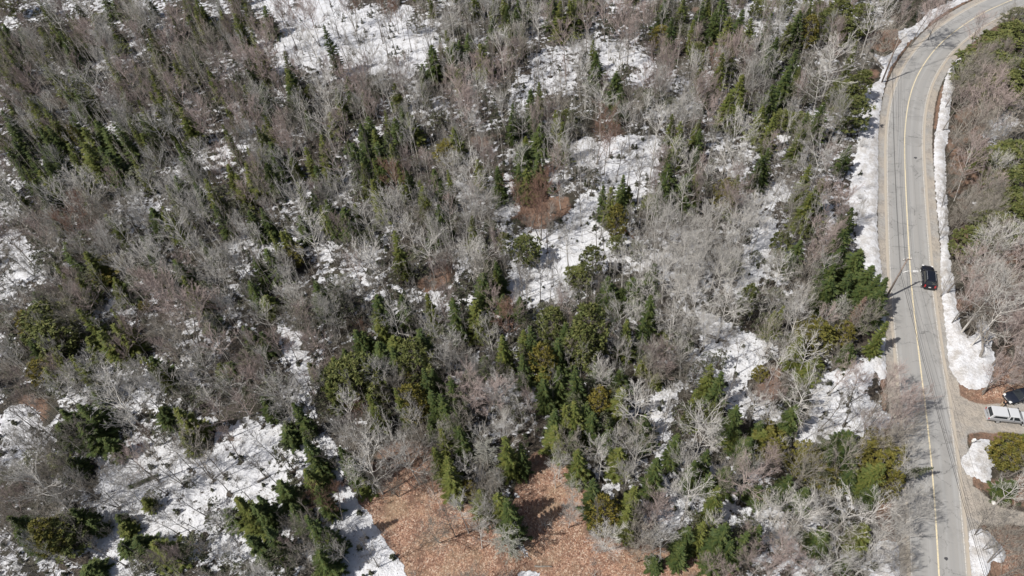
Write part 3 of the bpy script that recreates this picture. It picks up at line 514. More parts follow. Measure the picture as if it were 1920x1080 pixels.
(1,3): "370 90 310 180 s;360 270 270 170 S;150 400 270 170 s;250 560 160 160 s;360 650 380 200 s;490 740 250 150 s;450 920 240 190 s;0 500 300 150 s;60 740 230 190 s;620 120 210 120 s;680 210 270 130 s;800 360 80 110 S;1380 -20 290 150 S;1330 120 190 110 S;1390 170 200 120 S;1440 280 190 140 S;1590 380 100 90 Y;1680 440 120 160 S;1870 30 340 150 S;1830 460 200 140 S;1890 560 220 140 s;1510 -20 210 130 s;220 0 100 150 s;380 0 120 90 o;150 120 220 140 o;260 380 90 100 o;1700 620 120 100 o;1680 20 310 150 d;1850 700 290 180 d;1780 280 120 100 d;440 440 200 150 s;300 660 120 100 s",
(2,3): "500 150 270 130 S;330 -40 180 200 S;790 130 160 140 S;1090 210 220 160 s;900 380 320 150 S;610 370 220 130 s;700 540 200 180 Y;1240 20 200 150 s;1470 150 190 150 s;1380 220 180 160 s;1500 300 130 90 s;1560 430 230 110 S;1640 280 160 140 s;1780 50 160 200 s;1680 0 100 130 S;1320 720 240 160 s;1450 700 250 100 S;1600 700 330 250 s;1740 760 210 140 s;1860 420 100 130 s;1780 640 120 110 o;60 100 250 100 s;1000 0 90 150 s;1850 700 200 170 s;720 0 110 140 s;1080 960 60 110 s;1400 620 110 110 o;1280 860 120 110 s;1900 0 120 120 S;880 560 200 130 S;450 0 150 130 s;1660 820 180 160 s;1550 880 150 130 s",
(3,3): "630 20 270 230 s;540 50 130 130 s;500 140 130 100 s;860 110 240 270 Y;850 230 230 210 S;980 330 290 130 Y;320 160 160 200 Y;430 310 110 190 Y;180 340 160 170 s;640 290 130 150 s;740 720 170 170 S;440 760 160 230 s;50 50 160 190 Y;1860 60 220 160 Y;1890 130 190 150 Y;1930 30 200 150 S;620 950 110 100 s;10 430 90 60 S;1850 380 120 120 s;520 640 120 110 o;320 420 150 130 s;830 400 140 110 s",
}
BARE = {
(0,0): "380 120 240 g;640 90 300 g;960 90 240 b;1340 190 240 r;700 250 220 r;1000 290 200 r;1430 470 240 b;1670 480 260 r;720 640 320 w;80 340 180 b;400 440 240 b;230 640 260 r;90 700 200 r;180 930 180 w;430 620 220 g;1080 780 240 r;1350 720 260 r;1700 720 240 r;1850 900 200 r;1170 930 240 g;950 560 240 r;1260 330 220 r;860 480 200 g;270 300 180 g;1130 620 200 b;560 900 180 g;60 560 180 b;1540 300 200 b;1880 420 200 r;820 320 180 g;1560 880 200 r;1100 100 200 g;860 850 200 g;340 820 180 g;240 60 160 g;1850 60 180 t;1800 620 180 t;1500 700 150 t;1220 480 200 b",
(1,0): "390 70 250 r;230 150 200 r;810 420 280 b;120 440 260 r;520 700 260 w;1080 540 220 r;1530 620 260 r;1560 800 300 r;1750 60 260 g;1450 60 240 g;640 620 200 r;1250 620 220 g;1640 640 200 g;1850 560 200 r;1840 360 220 g;500 900 240 g;640 950 200 r;250 950 200 b;980 650 200 g;80 200 160 r;300 800 200 g;440 340 300 T;1640 900 200 g;1330 760 200 b;900 100 160 t;720 120 150 t;1000 200 150 t;1120 160 150 t;560 60 150 t;1260 130 200 b;1150 700 200 g;760 700 180 r;60 760 200 g;1460 420 180 w;560 480 130 r;1030 60 150 q;700 40 150 q;1850 760 200 g;640 300 150 t;950 340 120 t;300 250 150 t;160 60 150 t",
(2,0): "190 140 220 g;90 300 200 b;820 140 300 r;560 140 220 r;400 300 240 r;800 420 220 g;1150 440 220 r;1490 490 200 q;1800 400 240 g;1850 560 200 g;550 560 240 w;670 780 270 w;1270 830 250 w;1640 1000 330 g;340 1010 250 w;640 980 250 q;380 740 230 b;1150 650 220 g;1350 520 220 g;980 600 200 r;1450 850 220 r;900 900 220 g;1080 950 240 g;880 250 200 r;280 400 160 t;160 500 160 t;240 560 150 t;700 60 200 r;1320 760 200 g;1000 120 160 r;1330 620 200 b;500 420 180 g;30 420 200 r;940 760 200 b;1470 640 150 r;60 900 180 g;740 950 160 t;1000 800 180 g;100 60 170 W",
(3,0): "500 450 330 w;400 640 300 w;800 130 280 w;870 60 200 W;1170 80 240 r;1300 60 140 t;1590 230 200 r;1560 720 300 r;1750 820 300 r;1480 900 280 b;1640 960 280 b;300 1000 200 b;60 220 200 w;620 420 170 b;1420 620 150 b;1500 560 200 b;1650 560 180 r;870 280 200 b;760 380 120 g;1030 120 160 r;1420 760 200 r;1850 900 260 b;1700 660 220 r;420 880 160 b;120 60 150 w;1780 120 160 b;60 460 150 w",
(0,1): "490 420 320 w;620 580 260 q;60 300 260 g;100 500 260 g;650 300 260 g;1200 130 220 g;1640 100 200 r;1290 330 200 g;900 480 180 w;1330 640 260 w;1000 380 200 g;250 700 240 r;1150 800 240 g;820 820 200 g;1600 900 240 g;1780 820 240 g;1830 350 160 r;550 1050 200 r;1080 1040 200 r;1420 880 180 r;1450 450 220 g;30 960 200 g;700 430 260 b;1850 700 200 g;450 600 180 g;1500 60 200 g;240 560 200 b;60 700 200 r;1700 560 140 t;1740 680 140 t;1550 620 140 t;600 760 200 g;900 650 200 g;400 1000 180 g;1250 1000 200 g;1650 1020 200 g;1080 560 150 g;940 960 180 g;1100 300 180 g;780 560 180 b;1550 270 160 g;120 840 170 b;370 820 170 b",
(1,1): "1600 240 330 w;1620 480 300 g;380 660 330 w;640 270 240 w;280 440 280 g;840 560 240 g;900 860 360 g;1060 440 260 g;1020 250 240 q;1280 760 300 w;1640 800 280 g;1200 540 220 b;250 140 240 g;540 120 240 r;1130 150 200 r;240 980 240 g;560 380 200 g;1430 780 200 g;1700 960 200 b;60 380 200 b;1000 600 220 g;1460 130 180 g;760 780 200 b;460 880 180 t;540 760 150 t;640 880 140 t;1400 920 150 t;1460 880 140 t;700 200 140 t;820 250 140 t;1280 140 160 r;1160 660 200 g;40 900 180 t;1500 960 140 q;1760 420 140 b;650 620 180 r;1080 760 160 t;1300 380 160 g;740 940 200 r;1780 60 180 r;1560 620 180 g",
(2,1): "200 450 330 q;120 420 250 q;520 120 220 w;380 60 220 g;360 300 180 w;1050 70 220 g;1250 90 230 w;1620 130 320 w;420 760 240 g;1100 680 320 W;1500 560 280 W;1720 640 280 W;1280 900 320 W;840 880 220 w;1450 780 250 w;1750 380 280 r;1850 500 220 g;60 120 200 g;200 980 240 t;1620 860 200 w;1160 960 280 W;1400 1000 240 W;1850 620 200 g;640 600 180 t;800 60 160 t;880 120 150 t;960 180 150 t;700 40 160 r;600 120 160 t;520 360 140 t;700 660 140 t;260 640 160 t;110 620 140 t;1300 600 150 t;960 600 140 t;1200 600 200 g;660 940 120 t;740 900 120 t;300 870 140 t;60 900 150 t;1400 640 200 W;1560 980 200 w;1320 740 220 w;960 260 130 t;1040 220 130 t;1340 160 180 g;1480 220 200 g;1700 480 200 w;250 560 140 t",
(3,1): "400 120 400 w;150 380 240 b;520 360 240 r;420 760 250 r;250 960 200 b;1520 100 280 r;1600 300 200 r;1480 480 200 b;1720 780 320 g;1500 880 300 r;1820 920 300 r;440 930 200 g;100 200 160 b;100 560 180 t;60 340 180 g;470 620 180 r;560 560 160 r;1640 620 160 b;1380 560 140 b;1400 300 150 b;1620 960 250 g;1860 700 220 g;1560 420 180 b;1700 340 180 r;160 960 160 g;1400 980 160 b;1750 160 180 g;340 840 160 r;60 900 150 b;520 700 150 r;700 500 90 b",
(0,2): "460 140 280 b;640 80 220 r;1150 60 340 r;1300 200 400 r;1330 400 300 b;900 140 200 g;80 100 280 g;660 640 300 g;880 860 420 g;1000 1000 300 g;1650 400 280 r;1500 580 280 g;480 790 260 g;60 480 200 g;1780 180 220 g;1740 780 280 g;1600 960 240 r;950 330 220 r;1850 880 240 r;1000 640 220 g;30 640 160 b;130 700 160 r;1860 620 200 r;180 860 200 r;1100 800 240 w;560 250 200 b;340 60 200 b;1400 700 200 g;1560 820 200 g;60 900 200 t;240 980 150 t;1500 200 180 g;1700 560 200 t;1180 350 200 b;800 680 180 w;1900 400 160 r;1420 960 180 g",
(1,2): "1030 230 260 w;1340 330 330 W;1500 420 240 w;1760 340 220 W;1880 210 260 q;1750 70 200 r;480 450 280 r;300 50 200 g;60 200 200 w;160 420 200 r;420 700 220 r;930 620 260 g;1000 750 220 b;650 930 280 g;890 970 160 W;1180 980 240 g;1650 860 340 r;1820 780 260 w;160 850 320 g;370 700 150 t;800 900 160 q;560 200 200 g;330 320 200 b;260 240 150 t;200 520 150 t;80 560 180 g;350 860 130 t;560 640 180 r;1440 480 180 b;1560 500 160 b;1360 600 150 b;1600 740 200 b;1880 900 200 b;730 170 140 t;1220 150 130 t;780 310 100 q;470 150 150 g;1560 960 200 b;240 420 160 r;1700 640 200 b;1480 800 160 b;1840 1000 180 g;300 760 150 t",
(2,2): "420 100 250 g;100 30 220 t;820 260 320 w;950 150 200 W;1100 260 140 W;1250 150 320 W;1400 100 350 W;1600 150 350 W;1100 480 260 r;950 850 380 w;1420 960 380 w;640 640 200 g;1300 480 260 g;1340 620 240 b;1840 760 200 r;60 900 200 W;130 850 200 r;1850 870 240 g;1880 460 180 w;30 200 200 r;1160 960 150 t;1310 760 160 t;1600 400 200 t;1720 480 150 t;1200 300 250 w;1340 280 220 w;1700 120 250 w;30 700 160 b;800 440 180 g;1200 560 200 r;300 60 150 g;640 40 130 t;520 60 130 t;1480 280 200 g;1050 650 200 b;1640 740 150 t;780 480 150 t;1440 330 180 w;1180 800 180 g;1020 440 180 b",
(3,2): "230 220 280 g;300 480 260 w;60 560 240 w;240 820 380 w;560 620 220 r;700 700 240 r;900 760 240 r;1000 900 240 r;860 900 200 b;60 820 200 r;1650 60 400 g;1700 200 340 g;1860 100 300 r;1800 560 320 r;1850 380 280 r;1750 640 200 r;500 860 200 t;660 880 200 t;60 300 200 b;430 200 200 r;700 250 180 b;300 90 220 b;1500 90 200 r;1550 40 240 r;130 700 200 b;560 480 140 b;940 640 140 r;1070 820 200 r;720 950 200 b;40 960 180 g;1600 230 160 b;800 200 150 b;820 1000 200 r;970 1000 200 r;160 440 180 w;1880 240 220 r",
(0,3): "320 420 420 g;80 560 260 r;1000 200 280 r;1200 230 300 b;1420 180 320 b;700 420 260 b;940 440 200 g;1650 720 260 g;1280 880 200 r;180 60 200 g;60 100 200 g;1700 80 200 r;1380 480 150 t;860 800 140 t;1600 330 180 t;1780 400 160 t;1060 980 180 t;1100 330 200 b;180 300 200 g;1540 180 180 t;1250 600 140 t;1380 640 120 t;700 850 170 t;1200 960 170 t;1540 900 150 t;860 300 180 b;560 360 200 g;1050 80 180 q;60 250 180 g;900 560 160 b;1880 200 170 t;1720 860 200 g;1180 640 140 t;440 560 220 g;200 440 200 r",
(1,3): "900 60 340 g;850 280 370 g;1150 200 360 g;1560 250 200 w;1350 480 130 W;1550 620 260 g;1740 600 220 g;440 900 200 w;620 880 180 g;300 950 240 b;40 1020 200 g;560 540 230 q;1200 60 240 b;1050 100 260 g;760 130 220 b;1440 640 200 t;60 260 150 t;180 220 130 t;560 180 130 t;40 60 150 t;1000 340 250 b;1280 330 200 b;1660 760 200 g;230 870 160 r;620 30 200 g;1320 700 250 b;720 380 180 g;1780 640 150 w",
(2,3): "620 110 220 g;930 140 340 W;790 40 200 g;1400 60 340 w;1780 340 400 r;1850 600 240 g;1330 480 340 w;1100 560 280 r;850 330 220 g;340 210 200 g;460 460 200 g;700 760 260 g;1150 830 320 g;950 740 240 b;420 600 180 g;1050 660 240 r;1300 200 200 g;1850 900 240 r;1600 980 220 r;660 240 180 w;870 260 170 g;1300 300 200 g;1180 400 170 g;1720 900 200 b;960 860 200 b;320 300 160 g;1900 240 200 r;1080 760 200 g",
(3,3): "600 580 460 W;820 600 360 W;240 650 420 W;130 540 240 W;1010 60 250 b;1100 620 260 w;480 950 320 w;760 960 280 w;240 960 280 r;100 900 280 r;1860 420 260 w;1720 640 240 b;1820 860 260 b;1860 980 260 b;1060 180 200 g;1050 330 200 g;1070 460 220 g;1050 770 220 g;900 700 220 g;900 60 180 b;60 180 200 r;980 560 240 g;600 820 200 b;380 500 200 w;30 680 220 w;1750 780 180 b;960 900 150 b;1180 560 110 g;350 60 150 t;860 830 200 w;60 1020 250 r;620 1030 250 w;330 1040 250 w;1000 980 120 b;1020 1050 120 b",
}
def K(s): return [r.split() for r in s.split(';') if r.strip()]
for (tx, ty), s in CON.items():
    for x, y, l, w, kd in K(s):
        x, y, l, w = map(float, (x, y, l, w))
        if kd == 'b': put_bare(tx*480+x/4, ty*270+(y+l*.4)/4, w/4, 'b'); continue
        f_ = 1.62 if l < 150 else 1.45 if l < 260 else 1.25
        if ty == 3 and l >= 240: f_ = 1.06
        if kd in 'oYp': f_ = 1.0+(f_-1)*.7
        put_conifer(tx*480+x/4, ty*270+y/4-l/4*.06, l/4*f_, w/4*((1.55 if w < 100 else 1.35 if w < 150 else 1.12) if kd in 'sS' else 1.75 if tx*480+x/4 > 1780 and kd == 'p' else 1.34), kd, (ty < 2 and kd in 'sS' and w > 65) or (kd == 'p' and tx*480+x/4 > 1780))
for (tx, ty), s in BARE.items():
    for x, y, dm, kd in K(s):
        x, y, dm = map(float, (x, y, dm));  put_bare(tx*480+x/4, ty*270+y/4, dm/4, 'g' if kd == 'T' else kd)
# trees of the forest that the list above leaves out: thin ones between and behind, spaced out
cnt = {}
for t in TREES: cnt[t[0]] = cnt.get(t[0], 0)+1
occ = [(t[1], t[2], t[4]) for t in TREES]
def region_kind(px, py):
    r = random.random()
    if px > 1780: return 'b' if r < .5 else 'r'
    if px < 700 and py < 420: return ('r' if r < .12 else 'g' if r < .24 else 'o' if r < .36 else 's' if r < .60 else 'S' if r < .84 else 't')
    if py < 420: return ('r' if r < .12 else 'g' if r < .32 else 'o' if r < .46 else 's' if r < .60 else 'S' if r < .74 else 't')
    if 1180 < px < 1480 and 380 < py < 640: return 'w' if r < .6 else 't'
    if py > 850: return 'g' if r < .35 else 'b' if r < .6 else 'o' if r < .8 else 't'
    return ('g' if r < .22 else 'u' if r < .40 else 't' if r < .60 else 'o' if r < .80 else 'S' if r < .9 else 'r')
tries = 0; added = 0; OX = np.array(occ)
random.seed(99)
fill = []
while tries < 14000:
    tries += 1
    x = random.uniform(-150, 150); y = random.uniform(14, 185); px, py = proj((x, y, 0))
    if not (-90 < px < 2010 and -60 < py < 1150): continue
    sw, lf, gr_, rd, rs, s_ = cover(x, y)
    if rd < 8 or gr_ > .1 or lf > .35 and px < 1700 or sw > 1.0: continue
    if px > 1780 and random.random() < .7: continue
    if sw > .35 and random.random() < .75: continue
    if 1560 < px < 1700 and rd < 12: continue
    kd = region_kind(px, py)
    if sw > .3: kd = 't'
    if cnt.get(kd, 0) >= 298: continue
    dd = np.min(np.hypot(OX[:, 0]-x, OX[:, 1]-y))
    inside = 0 <= px < 1920 and 0 <= py < 1080
    if dd < (1.05 if inside else 2.6): continue
    if random.random() < (.0 if inside else .3): continue
    h = {'t': random.uniform(8, 12), 'u': random.uniform(8, 12), 'S': random.uniform(6.5, 11.5), 'o': random.uniform(3.5, 8), 's': random.uniform(6.5, 12)}.get(kd, random.uniform(7.5, 11)); R = {'t': random.uniform(.9, 1.4), 'u': random.uniform(.9, 1.5), 'S': random.uniform(1.1, 1.9), 'o': random.uniform(1.1, 2.1), 's': random.uniform(1.1, 2.0)}.get(kd, random.uniform(1.3, 2.2))
    TREES.append((kd, x, y, h, R)); cnt[kd] = cnt.get(kd, 0)+1; OX = np.vstack([OX, [x, y, R]])
# ---- labels: look first, then where it stands by things one can find in the picture
LM = [((650,95),'the top snow clearing'),((1697,505),'the street lamp'),((1670,116),'the lampless utility pole'),((1742,520),'the black car on the road'),((1885,780),'the silver pickup'),
 ((760,1010),'the copper leaf clearing'),((1030,930),'the narrower leaf clearing'),((190,507),'the golden cedar bush'),((988,475),'the round lone pine'),((1150,415),'the thin yellow cedar'),((1010,385),'the copper thicket'),
 ((85,640),'the broad pine pair at left'),((1022,670),'the orange cedar at centre'),((768,755),'the bright yellow cedar'),((1590,955),'the big forked white birch'),((340,800),'the leaf-shaped fir'),((905,850),'the grey dead spruce'),((1895,840),'the driveway cedar'),
 ((608,90),'the lone spruce on snow'),((1530,310),'the pale roadside crown'),((1590,35),'the tall pines at top right'),((1050,35),'the bright fir pair at top'),((705,300),'the dark spruce clump'),((70,330),'the left spruce stand'),
 ((1310,520),'the white birch grove'),((1345,637),'the fallen log'),((25,25),'the top left corner'),((30,1050),'the bottom left corner'),((1833,417),'the turquoise crate'),((1185,110),'the small snow gap at top'),((560,690),'the long snow strip'),((1100,800),'the green fir cluster'),
 ((180,165),'the wide pale crown'),((370,330),'the slim fir trio'),((440,560),'the wide reddish crown'),((510,860),'the littered snow opening'),((820,340),'the pale crown above centre'),((1250,430),'the pale aspens on snow'),((1620,580),'the leaning roadside spruces'),((1430,790),'the snow bay at lower right'),((1290,80),'the spruce stand at top right'),((1890,130),'the pines inside the bend'),((880,60),'the pale trees at top'),((430,150),'the upper left reddish crowns'),((1210,930),'the spruces beside the clearing'),((1400,1010),'the broad bottom spruce'),((230,720),'the hollow at left'),((1690,800),'the brush at the road edge'),((1600,720),'the roadside snow opening'),((600,1060),'the snow track')]
DIR = ['right of', 'lower right of', 'below', 'lower left of', 'left of', 'upper left of', 'above', 'upper right of']
ORD = ['nearest', 'second nearest', 'third nearest', 'fourth nearest', 'fifth nearest', 'sixth nearest', 'seventh nearest', 'eighth nearest', 'ninth nearest', 'tenth nearest']
ORD += [f'{w} nearest' for w in 'eleventh twelfth thirteenth fourteenth fifteenth sixteenth seventeenth eighteenth nineteenth twentieth twenty-first twenty-second twenty-third twenty-fourth twenty-fifth twenty-sixth'.split()]
info = []
for i, (kd, x, y, h, R) in enumerate(TREES):
    px, py = proj((x, y, h*.6)); best = min(((math.hypot(px-a, py-b_), j) for j, ((a, b_), _) in enumerate(LM) if math.hypot(px-a, py-b_) > 16))
    (a, b_), nm = LM[best[1]]; di = int(round(math.atan2(py-b_, px-a)/(math.pi/4))) % 8
    sz = 'tall' if h > 9.5 else 'low' if h < 5 else 'mid-height'; wdth = ' broad' if R/h > .27 else ' narrow' if R/h < .155 else ''
    info.append((KIND[kd][1], best[1], di, best[0], sz+wdth))
bins = {}
for i, (sp_, j, di, ds, _) in enumerate(info): bins.setdefault((sp_, j, di), []).append((ds, i))
LAB = {}
for key, lst in bins.items():
    for r_, (ds, i) in enumerate(sorted(lst)):
        LAB[i] = f"{info[i][4]} {key[0]}, {ORD[min(r_, len(ORD)-1)]} {DIR[key[2]]} {LM[key[1]][1]}"
random.seed(5)
lim = {}
for i, (kd, x, y, h, R) in enumerate(TREES):
    (tm, cm), h0, R0 = random.choice(P_[kd]); nm, sp_, cat = KIND[kd]
    root = empty(nm, (x, y, gz(x, y)-.05), random.random()*6.28)
    tl_ = random.gauss(0, .035); ta = random.random()*6.28
    root.rotation_euler = (tl_*math.cos(ta), tl_*math.sin(ta), random.random()*6.28)
    root.scale = (R/R0, R/R0, h/h0)
    tag(root, LAB[i], cat, {'s': 'spruces scattered through the forest', 'S': 'firs scattered through the forest', 'p': 'pines scattered through the forest', 'Y': 'golden cedars in the forest', 'o': 'hemlocks under the bare trees',
        'd': 'dead spruces in the forest', 'R': 'dead spruces in the forest', 'g': 'bare grey maples in the forest', 'w': 'bare aspens in the forest', 'W': 'white birches in the forest', 'r': 'bare reddish maples in the forest', 'b': 'bare alders in the forest', 'q': 'bare beeches in the forest', 't': 'slender saplings in the forest', 'u': 'slender pale maples in the forest'}[kd])
    a = link('trunk', tm, root); c = link('crown' if kd in 'sSpYoR' else 'branches', cm, root)
    c.material_slots[0].link = 'OBJECT'; c.material_slots[0].material = MAT[kd]
    if R > R0: k_ = (R0/R)**.7; a.scale = (k_, k_, 1)
    a.material_slots[0].link = 'OBJECT'; a.material_slots[0].material = {'W': MAT['W'], 'w': MAT['w'], 'g': MAT['g'], 'd': MAT['g'], 'r': MAT['t'], 'b': MAT['t'], 'q': MAT['t'], 't': MAT['t'], 'u': MAT['u']}.get(kd, MAT['trunk'])
print('TREES', len(TREES), cnt)

# ------------------------------------------------------------ special trees
(tm, cm), h0, R0 = P_['S'][1]
B = Vector(gnd(1684, 893)); T = Vector(gnd(1752, 877, 5.6)); d = T-B
root = empty('fir_tree', B); root.rotation_mode = 'QUATERNION'; root.rotation_quaternion = d.to_track_quat('Z', 'Y'); root.scale = (.55, .55, d.length/h0)
tag(root, 'narrow grey-green fir leaning far out over the yellow line of the road', 'fir tree')
a = link('trunk', tm, root); c = link('crown', cm, root); c.material_slots[0].link = 'OBJECT'; c.material_slots[0].material = MAT['o']
(tm, cm), h0, R0 = P_['t'][1]
B = Vector(gnd(1788, 378)); T = Vector(gnd(1826, 274, 7.5)); d = T-B
root = empty('bare_birch_tree', B); root.rotation_mode = 'QUATERNION'; root.rotation_quaternion = d.to_track_quat('Z', 'Y'); root.scale = (.7, .7, d.length/h0)
tag(root, 'thin white birch leaning right among the reddish brush inside the bend', 'birch tree')
for n_, me_ in (('trunk', tm), ('branches', cm)):
    a = link(n_, me_, root); a.material_slots[0].link = 'OBJECT'; a.material_slots[0].material = MAT['W']
# tree on the snow bank right of the road, bent trunk and a fan of limbs
mb = MB(); b0 = Vector(gnd(1829, 674)); b0.z = .1
def limb(px, py, z): return Vector(gnd(px, py, z))-b0
mb.tube([Vector((0, 0, -.3)), limb(1838, 668, .6), limb(1843, 655, 1.4), limb(1842, 640, 2.2)], [.24, .2, .17, .14], 7)
root = empty('bare_maple_tree', b0); tag(root, 'bare maple with a bent dark trunk standing on the roadside snow bank', 'maple tree')
mb.build('trunk', MAT['t'], root)
mb = MB(); random.seed(3)
for k in range(9):
    e = Vector((random.uniform(-1.5, 4.5), random.uniform(-.5, 5), random.uniform(4.5, 7))); s0 = limb(1842, 642, 2.1)
    Pt = [s0, s0.lerp(e, .35)+rv3(.2), s0.lerp(e, .7)+rv3(.25), e]; mb.tube(Pt, [.08, .06, .04, .015], 4, False)
    for j in range(9):
        q = random.uniform(.25, 1); p = Pt[min(2, int(q*3))].lerp(Pt[min(3, int(q*3)+1)], q*3 % 1); d = ((e-s0).normalized()+rv3(.5)).normalized(); L_ = random.uniform(.7, 1.7)
        mb.tube([p, p+d*L_], [.022, .008], 3, False)
        for l_ in range(6):
            p2 = p+d*L_*random.uniform(.2, 1); d2 = (d+rv3(.5)).normalized(); w = d2.cross(rv3()).normalized()*.016; mb.add([p2-w, p2+w, p2+d2*random.uniform(.3, .8)], [(0, 1, 2)])
mb.build('branches', MAT['b'], root)

# ------------------------------------------------------------ logs and broken trunks on the ground
def log(p, q, r, mat, lab, stubs=5, name='fallen_log', z=(.2, .25)):
    a = Vector(gnd(*p)); b_ = Vector(gnd(*q)); a.z = gz(a.x, a.y)+z[0]; b_.z = gz(b_.x, b_.y)+z[1]; mb = MB(); d = b_-a; random.seed(int(p[0]))
    Pt = [Vector((0, 0, 0))+(d*t)+Vector((random.gauss(0, .05), random.gauss(0, .05), 0)) for t in (0, .25, .5, .75, 1)]
    root = empty(name, a); mb.tube(Pt, [r, r*.92, r*.8, r*.7, r*.5], 8); mb.build('trunk', mat, root)
    mb = MB()
    for k in range(stubs):
        p_ = Pt[0].lerp(Pt[4], random.uniform(.2, .98)); e = p_+Vector((random.gauss(0, .5), random.gauss(0, .5), random.uniform(.2, .9))); mb.tube([p_, p_.lerp(e, .5)+rv3(.05), e], [r*.25, r*.16, .01], 4)
    mb.build('branch_stubs', mat, root); tag(root, lab, 'log')
log((1326, 630), (1363, 643), .26, MAT['t'], 'dark fallen log lying on the snow below the white birches')
log((1611, 77), (1655, 131), .33, MAT['t'], 'thick dark fallen trunk lying beside the roadside snow at top right', 9)
log((242, 916), (298, 892), .34, plain('mossy_bark', (.06, .075, .03), .9, 0, .4, 3), 'mossy green fallen log across the snow at lower left', 12)
log((484, 904), (506, 892), .16, MAT['t'], 'short dark log on the snow above the snow track', 2)
log((1616, 1038), (1655, 1003), .15, MAT['W'], 'pale peeled fallen trunk near the bottom roadside snow', 8, z=(.3, 1.0))
log((1170, 431), (1189, 450), .25, plain('rotten_brown_wood', (.17, .10, .06), .9, 0, .3, 4), 'brown rotten log right of the thin yellow cedar', 3)
log((370, 848), (386, 835), .14, MAT['W'], 'short pale log near the leaf-shaped fir', 1)
log((1003, 1062), (1035, 1064), .12, MAT['t'], 'dark log beside a snow remnant on the copper leaves', 1)

# ------------------------------------------------------------ poles, street lamp, cables
metal_w = plain('white_lamp_metal', (.78, .78, .76), .4, .2); dark = plain('dark_cable', (.03, .03, .032), .6); grey_m = plain('galvanised_metal', (.45, .46, .47), .45, .6); porc = plain('porcelain', (.72, .70, .66), .3)
def pole(base, top, label, lamp):
    B = Vector(gnd(*base)); v = np.array(top)-np.array(base)
    hs = np.linspace(5, 14, 200); h = min(hs, key=lambda q: np.hypot(*(np.array(proj((B.x, B.y, q)))-top))) if top[0] > -900 else 10
    B.z = gz(B.x, B.y)
    root = empty('utility_pole', B); tag(root, label, 'utility pole')
    mb = MB(); mb.tube([(0, 0, -.4), (0, 0, h*.5), (0, 0, h)], [.16, .14, .11], 10); mb.build('shaft', MAT['wood'], root, True)
    mb = MB(); mb.box((0, 0, h-.25), (1.3, .10, .10)); mb.build('crossarm', MAT['wood'], root)
    for x in (-.55, 0, .55):
        mb = MB(); z0 = h-.2 if x else h; mb.tube([(x, 0, z0), (x, 0, z0+.1), (x, 0, z0+.14), (x, 0, z0+.26)], [.05, .09, .06, .04], 8); mb.build('insulator', porc, root)
    mb = MB(); mb.box((.16, 0, h*.60), (.12, .16, .3)); mb.build('cable_bracket', grey_m, root)
    return root, B, h
p1, B1, h1 = pole((1660.5, 559.8), (1700, 483), 'wooden utility pole carrying the street lamp beside the road', True)
p2, B2, h2 = pole((1652.4, 156.7), (1686.8, 75.7), 'weathered lampless utility pole standing in the roadside snow at the bend', False)
# lamp: curved arm reaching over the road
za = h1*.66; tgt = Vector(gnd(1713, 507.5, za+.55))-B1
root = empty('street_lamp', B1+Vector((0, 0, za))); tag(root, 'white street lamp arm reaching over the left lane from the wooden pole', 'street lamp')
e = tgt-Vector((0, 0, za)); e.z = .5; dd_ = Vector((e.x, e.y, 0)).normalized()
mb = MB(); mb.tube([dd_*.14, dd_*.6+Vector((0, 0, .22)), e*.55+Vector((0, 0, .2)), e], [.045, .045, .04, .04], 8); mb.build('arm', metal_w, root, True)
mb = MB(); q = Matrix.Rotation(math.atan2(e.y, e.x), 3, 'Z'); mb.box((e.x+dd_.x*.32, e.y+dd_.y*.32, e.z), (.78, .30, .14), (.85, .6), q); mb.build('lamp_head', metal_w, root, bev=.02)
mb = MB(); mb.box((e.x+dd_.x*.38, e.y+dd_.y*.38, e.z-.09), (.45, .22, .05), (1, 1), q); mb.build('lens', plain('lamp_glass', (.6, .6, .55), .2), root)
mb = MB(); mb.box(tuple(dd_*.15), (.1, .16, .34), (1, 1), q); mb.build('bracket', grey_m, root)
g3 = Vector(gnd(1843, 1080, 5.4)); d3 = (Vector((g3.x, g3.y, 0))-Vector((B1.x, B1.y, 0))).normalized(); B3 = Vector((B1.x, B1.y, 0))+d3*64
g0 = Vector(gnd(1873, 27, 6.5)); d0 = (Vector((g0.x, g0.y, 0))-Vector((B2.x, B2.y, 0))).normalized(); B0 = Vector((B2.x, B2.y, 0))+d0*70
def bare_pole(Bv, label):
    root = empty('utility_pole', Bv); tag(root, label, 'utility pole'); mb = MB(); mb.tube([(0, 0, -.4), (0, 0, 5), (0, 0, 9.8)], [.16, .14, .11], 10); mb.build('shaft', MAT['wood'], root)
    mb = MB(); mb.box((0, 0, 9.55), (1.3, .1, .1)); mb.build('crossarm', MAT['wood'], root)
bare_pole(B3, 'wooden utility pole below the picture that carries the lower cable ends'); bare_pole(B0, 'wooden utility pole beyond the bend that carries the upper cable ends')
def cable(ends, off, r, label, sag=.9):
    pts = []
    for (A, za_), (C_, zb) in zip(ends[:-1], ends[1:]):
        for i in range(14):
            t = i/14; p = A.lerp(C_, t); pts.append((p.x+off[0], p.y+off[1], za_*(1-t)+zb*t-4*sag*t*(1-t)))
    pts.append((ends[-1][0].x+off[0], ends[-1][0].y+off[1], ends[-1][1])); mb = MB(); mb.tube(pts, r, 5)
    o = mb.build('overhead_cable', dark); tag(o, label, 'cable')
A0, A1, A2, A3 = [Vector((v.x, v.y, 0)) for v in (B0, B2, B1, B3)]
cable([(A0, 6.2), (A1, 6.0), (A2, 6.0), (A3, 6.0)], (.2, 0), .026, 'thickest and lowest dark cable strung along the road', .8)
cable([(A0, 7.6), (A1, 7.4), (A2, 7.2), (A3, 7.2)], (-.15, 0), .016, 'middle cable with small dark tags strung along the road', 1.0)
